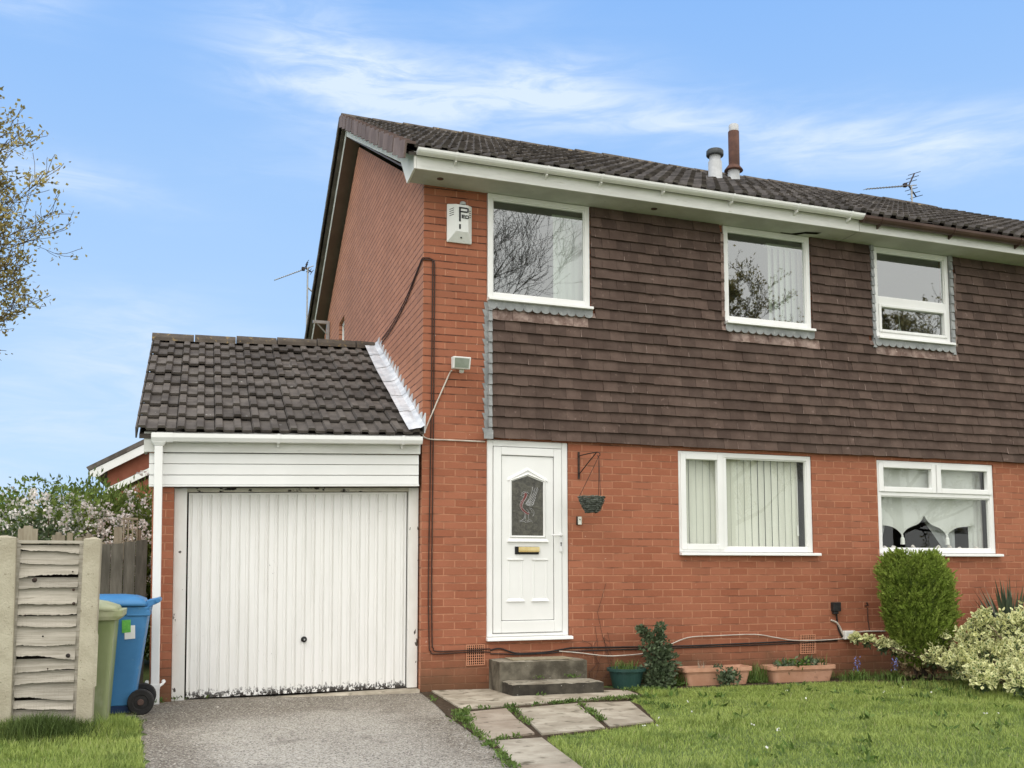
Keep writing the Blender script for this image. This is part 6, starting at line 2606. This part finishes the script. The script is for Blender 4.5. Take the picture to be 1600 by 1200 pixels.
M['lawn'] = grass_mat()
LAWN = [(2.02, -.45), (2.3, -.50), (3.4, -.50), (4.5, -.55), (5.6, -.75), (8.0, -.8), (8.0, -6.0), (-.05, -6.0), (.09, -4.0), (.23, -3.0), (.30, -2.86), (.80, -2.72), (1.28, -2.53),
        (1.60, -1.55), (1.63, -1.3), (1.90, -.98)]
LEFT = [(-2.60, -1.10), (-2.49, -1.34), (-2.45, -1.7), (-2.41, -2.4), (-2.35, -3.2), (-2.34, -6.0), (-5.0, -6.0), (-5.0, -1.3), (-3.3, -1.45), (-2.8, -1.0), (-2.6, -.9)]
rng = np.random.default_rng(90)
n = 330000
X = rng.random(n)*8.1-.1
Y = -6.0+rng.random(n)**.9*5.6
k = inside(LAWN, X, Y) & (rng.random(n) < .55+.45*(np.sin(X*4.1+1)*np.sin(Y*5.2+X*1.7)*.5+.5))
# only where the photograph's side of the garden can be seen, thinner further right
X, Y = X[k], Y[k]
hN = .020+.016*(np.sin(X*2.3+1)*np.sin(Y*2.9)+1)*.5+.02*(np.sin(X*7.1+Y*3)*np.sin(Y*6.3-X*2)+1)*.5+.03*np.clip(np.sin(X*3.1+2)*np.sin(Y*4.7+X)*np.sin(X*1.3-Y*2.2)*2.2-.6, 0, 1)
o = blades('lawn', X, Y, np.zeros(len(X)), hN*.78, .0042, M['lawn'], rng, 1.0)
tag(o, 'short mown lawn grass in front of the house', 'grass', kind='stuff')
n = 120000
X = -5+rng.random(n)*2.8
Y = -6+rng.random(n)*5.2
k = inside(LEFT, X, Y)
X, Y = X[k], Y[k]
hN = .035+.03*(np.sin(X*5+1)*np.sin(Y*4)+1)*.5+.10*np.exp(-((Y+1.78)/.20)**2)*(.6+.4*np.sin(X*9))
o = blades('lawn', X, Y, np.zeros(len(X)), hN, .0048, M['lawn'], rng, .7)
tag(o, 'longer rough grass at the foot of the fence panel and bins', 'grass', kind='stuff')

# weeds along joints of the path, the driveway edge and the wall foot
rng = np.random.default_rng(91)
lines = [((.03, -1.42), (-.12, -2.1), 900, .05), ((-.12, -2.1), (-.22, -3.2), 500, .035), ((-.22, -3.2), (-.36, -4.4), 500, .03), ((.06, -1.45), (.53, -1.38), 260, .03), ((.45, -1.5), (.25, -2.75), 320, .03),
         ((.53, -1.38), (1.2, -1.22), 500, .03), ((1.2, -1.22), (1.95, -1.08), 700, .045), ((1.10, -1.42), (.86, -2.6), 420, .03), ((.22, -2.85), (-.15, -2.97), 150, .02), ((.0, -.05), (-.05, -.9), 60, .015),
         ((-2.30, .0), (-2.44, -.16), 260, .03), ((-2.62, -1.0), (-2.44, -1.5), 260, .03), ((-2.25, .03), (-1.9, .03), 60, .015), ((1.85, -.55), (2.25, -.62), 700, .07), ((1.62, -1.4), (1.75, -1.9), 300, .06), ((.95, -.74), (1.02, -.76), 45, .02),
         ((3.45, -.3), (3.62, -.25), 260, .06), ((2.5, -.30), (2.64, -.30), 160, .06), ((4.45, -.35), (5.3, -.45), 500, .12), ((.75, -.40), (1.5, -.385), 90, .012)]
P, Dv = [], []
for (a, b_, n, wd) in lines:
    n = int(n*.55)
    cl = rng.random(max(3, n//30))
    t = np.clip(cl[rng.integers(0, len(cl), n)]+rng.normal(size=n)*.035, 0, 1)
    x = a[0]+(b_[0]-a[0])*t+rng.normal(size=n)*wd*.7
    y = a[1]+(b_[1]-a[1])*t+rng.normal(size=n)*wd*.7
    z = np.full(n, .014)
    P.append(np.stack([x, y, z+rng.random(n)*.02], 1))
P = np.concatenate(P)
P[(P[:, 0] > .72) & (P[:, 0] < 1.6) & (P[:, 1] > -.42) & (P[:, 1] < -.36), 2] += .125
P[:, 1] = np.minimum(P[:, 1], .07)
v, f = leaves(P, rng.normal(size=P.shape)*.8+np.array([0, 0, .9]), .020+.018*rng.random(len(P)), .009+.006*rng.random(len(P)), rng)
o = np_mesh('weeds', v, f, M['weed'])
tag(o, 'low weeds and moss in the paving joints and along the wall foot', 'weeds', kind='stuff')
# longer wild blades at the wall, among the planters and at the shrub's edge
X = np.concatenate([rng.uniform(3.45, 3.66, 170), rng.uniform(2.5, 2.68, 90), rng.uniform(4.45, 5.2, 300), rng.uniform(4.6, 5.3, 260)])
Y = np.concatenate([rng.uniform(-.3, -.05, 170), rng.uniform(-.35, -.05, 90), rng.uniform(-.5, -.1, 300), rng.uniform(-1.9, -.6, 260)])
o = blades('wild_grass', X, Y, np.zeros(len(X)), np.concatenate([np.full(170, .20), np.full(90, .18), np.full(300, .10), np.full(260, .09)]), .007, M['weed'], rng, .6)
tag(o, 'long wild grass at the wall foot among the planters', 'grass', kind='stuff')
# clumps of coarser grass and broad leaves in the lawn
rng = np.random.default_rng(92)
P, Dn = [], []
for i in range(95):
    c = np.array([rng.uniform(.3, 6.0), rng.uniform(-4.5, -.6)])
    if not inside(LAWN, np.array([c[0]]), np.array([c[1]]))[0]:
        continue
    m_ = rng.integers(6, 16)
    P.append(np.stack([c[0]+rng.normal(size=m_)*.035, c[1]+rng.normal(size=m_)*.035, np.full(m_, .012)], 1))
P = np.concatenate(P)
v, f = leaves(P, rng.normal(size=P.shape)+np.array([0, 0, .5]), .05+.03*rng.random(len(P)), .018+.01*rng.random(len(P)), rng)
o = np_mesh('lawn_weeds', v, f, M['weed'])
tag(o, 'broad-leaved weeds scattered through the lawn', 'weeds', kind='stuff')
# fallen petals and daisies: small pale specks
P = np.stack([rng.uniform(.3, 5.0, 22), rng.uniform(-4.3, -.6, 22), np.full(22, .03)], 1)
k = inside(LAWN, P[:, 0], P[:, 1])
P = P[k]
P = np.repeat(P, 4, 0)+rng.normal(size=(len(P)*4, 3))*.004
v, f = leaves(P, rng.normal(size=P.shape)*np.array([1, 1, .3]), .016, .014, rng)
o = np_mesh('petals', v, f, M['daisy'])
tag(o, 'tiny white petals and daisies in the lawn', 'petals', kind='stuff')

# loose stones and grit on the driveway
rng = np.random.default_rng(95)
n = 420
X = np.concatenate([rng.uniform(-2.4, -.1, n), -2.36+rng.normal(size=120)*.05, np.full(60, -.10)+rng.normal(size=60)*.05])
Y = np.concatenate([rng.uniform(-4.2, .05, n), rng.uniform(-3.5, -.3, 120), rng.uniform(-3.0, -.2, 60)])
r_ = .003+.006*rng.random(len(X))**2
r_[:3] = .016
X[0], Y[0] = -2.36, -1.62
oct_ = np.array([(1, 0, 0), (0, 1, 0), (-1, 0, 0), (0, -1, 0), (0, 0, .7), (0, 0, -.3)], float)
fo = np.array([(0, 1, 4), (1, 2, 4), (2, 3, 4), (3, 0, 4)])
V = (np.stack([X, Y, np.full(len(X), .005)], 1)[:, None, :]+oct_[None]*r_[:, None, None]*(.7+.6*rng.random((len(X), 6, 1)))).reshape(-1, 3)
Fq = (np.arange(len(X))[:, None, None]*6+fo[None]).reshape(-1, 3)
M['pebble'] = mat('pebble', (.20, .17, .13), (.50, .46, .40), 40, .9, .1, island=.4)
o = np_mesh('pebbles', V, Fq, M['pebble'])
tag(o, 'loose grit and small stones on the driveway', 'pebbles', kind='stuff')
# dry climber stems on the brick above the green tub
b = MB()
rgc = random.Random(4)
for k in range(7):
    x = 1.72+rgc.random()*.3
    p = [(x, -.03, .06)]
    for q in range(5):
        x += rgc.gauss(0, .05)
        p.append((x, -.014, .06+(.12+.06*rgc.random())*(q+1)*(1.15 if k == 2 else .62)))
    b.tube(p, .0022, 4)
tag(b.build('dry_climber', M['rust'], None, loc=(1.85, -.03, 0)), 'thin dry reddish stems climbing the brick above the green tub', 'plant')

# dark unmown tufts at the foot of the fence
rng = np.random.default_rng(97)
n = 5200
X = np.concatenate([rng.normal(-3.12, .20, n//2), rng.uniform(-3.6, -2.72, n//2)])
Y = np.concatenate([rng.normal(-1.92, .10, n//2), rng.normal(-1.80, .05, n//2)])
k = (X < -2.6) & (Y < -1.72)
X, Y = X[k], Y[k]
M['rough_grass'] = mat('rough_dark_grass', (.075, .115, .030), (.12, .165, .045), 5, .7, .2, island=.4, trans=.2)
o = blades('rough_grass', X, Y, np.zeros(len(X)), .10+.07*np.exp(-((X+3.1)/.25)**2), .005, M['rough_grass'], rng, .75)
tag(o, 'dark unmown grass tufts at the foot of the timber panel', 'grass', kind='stuff')
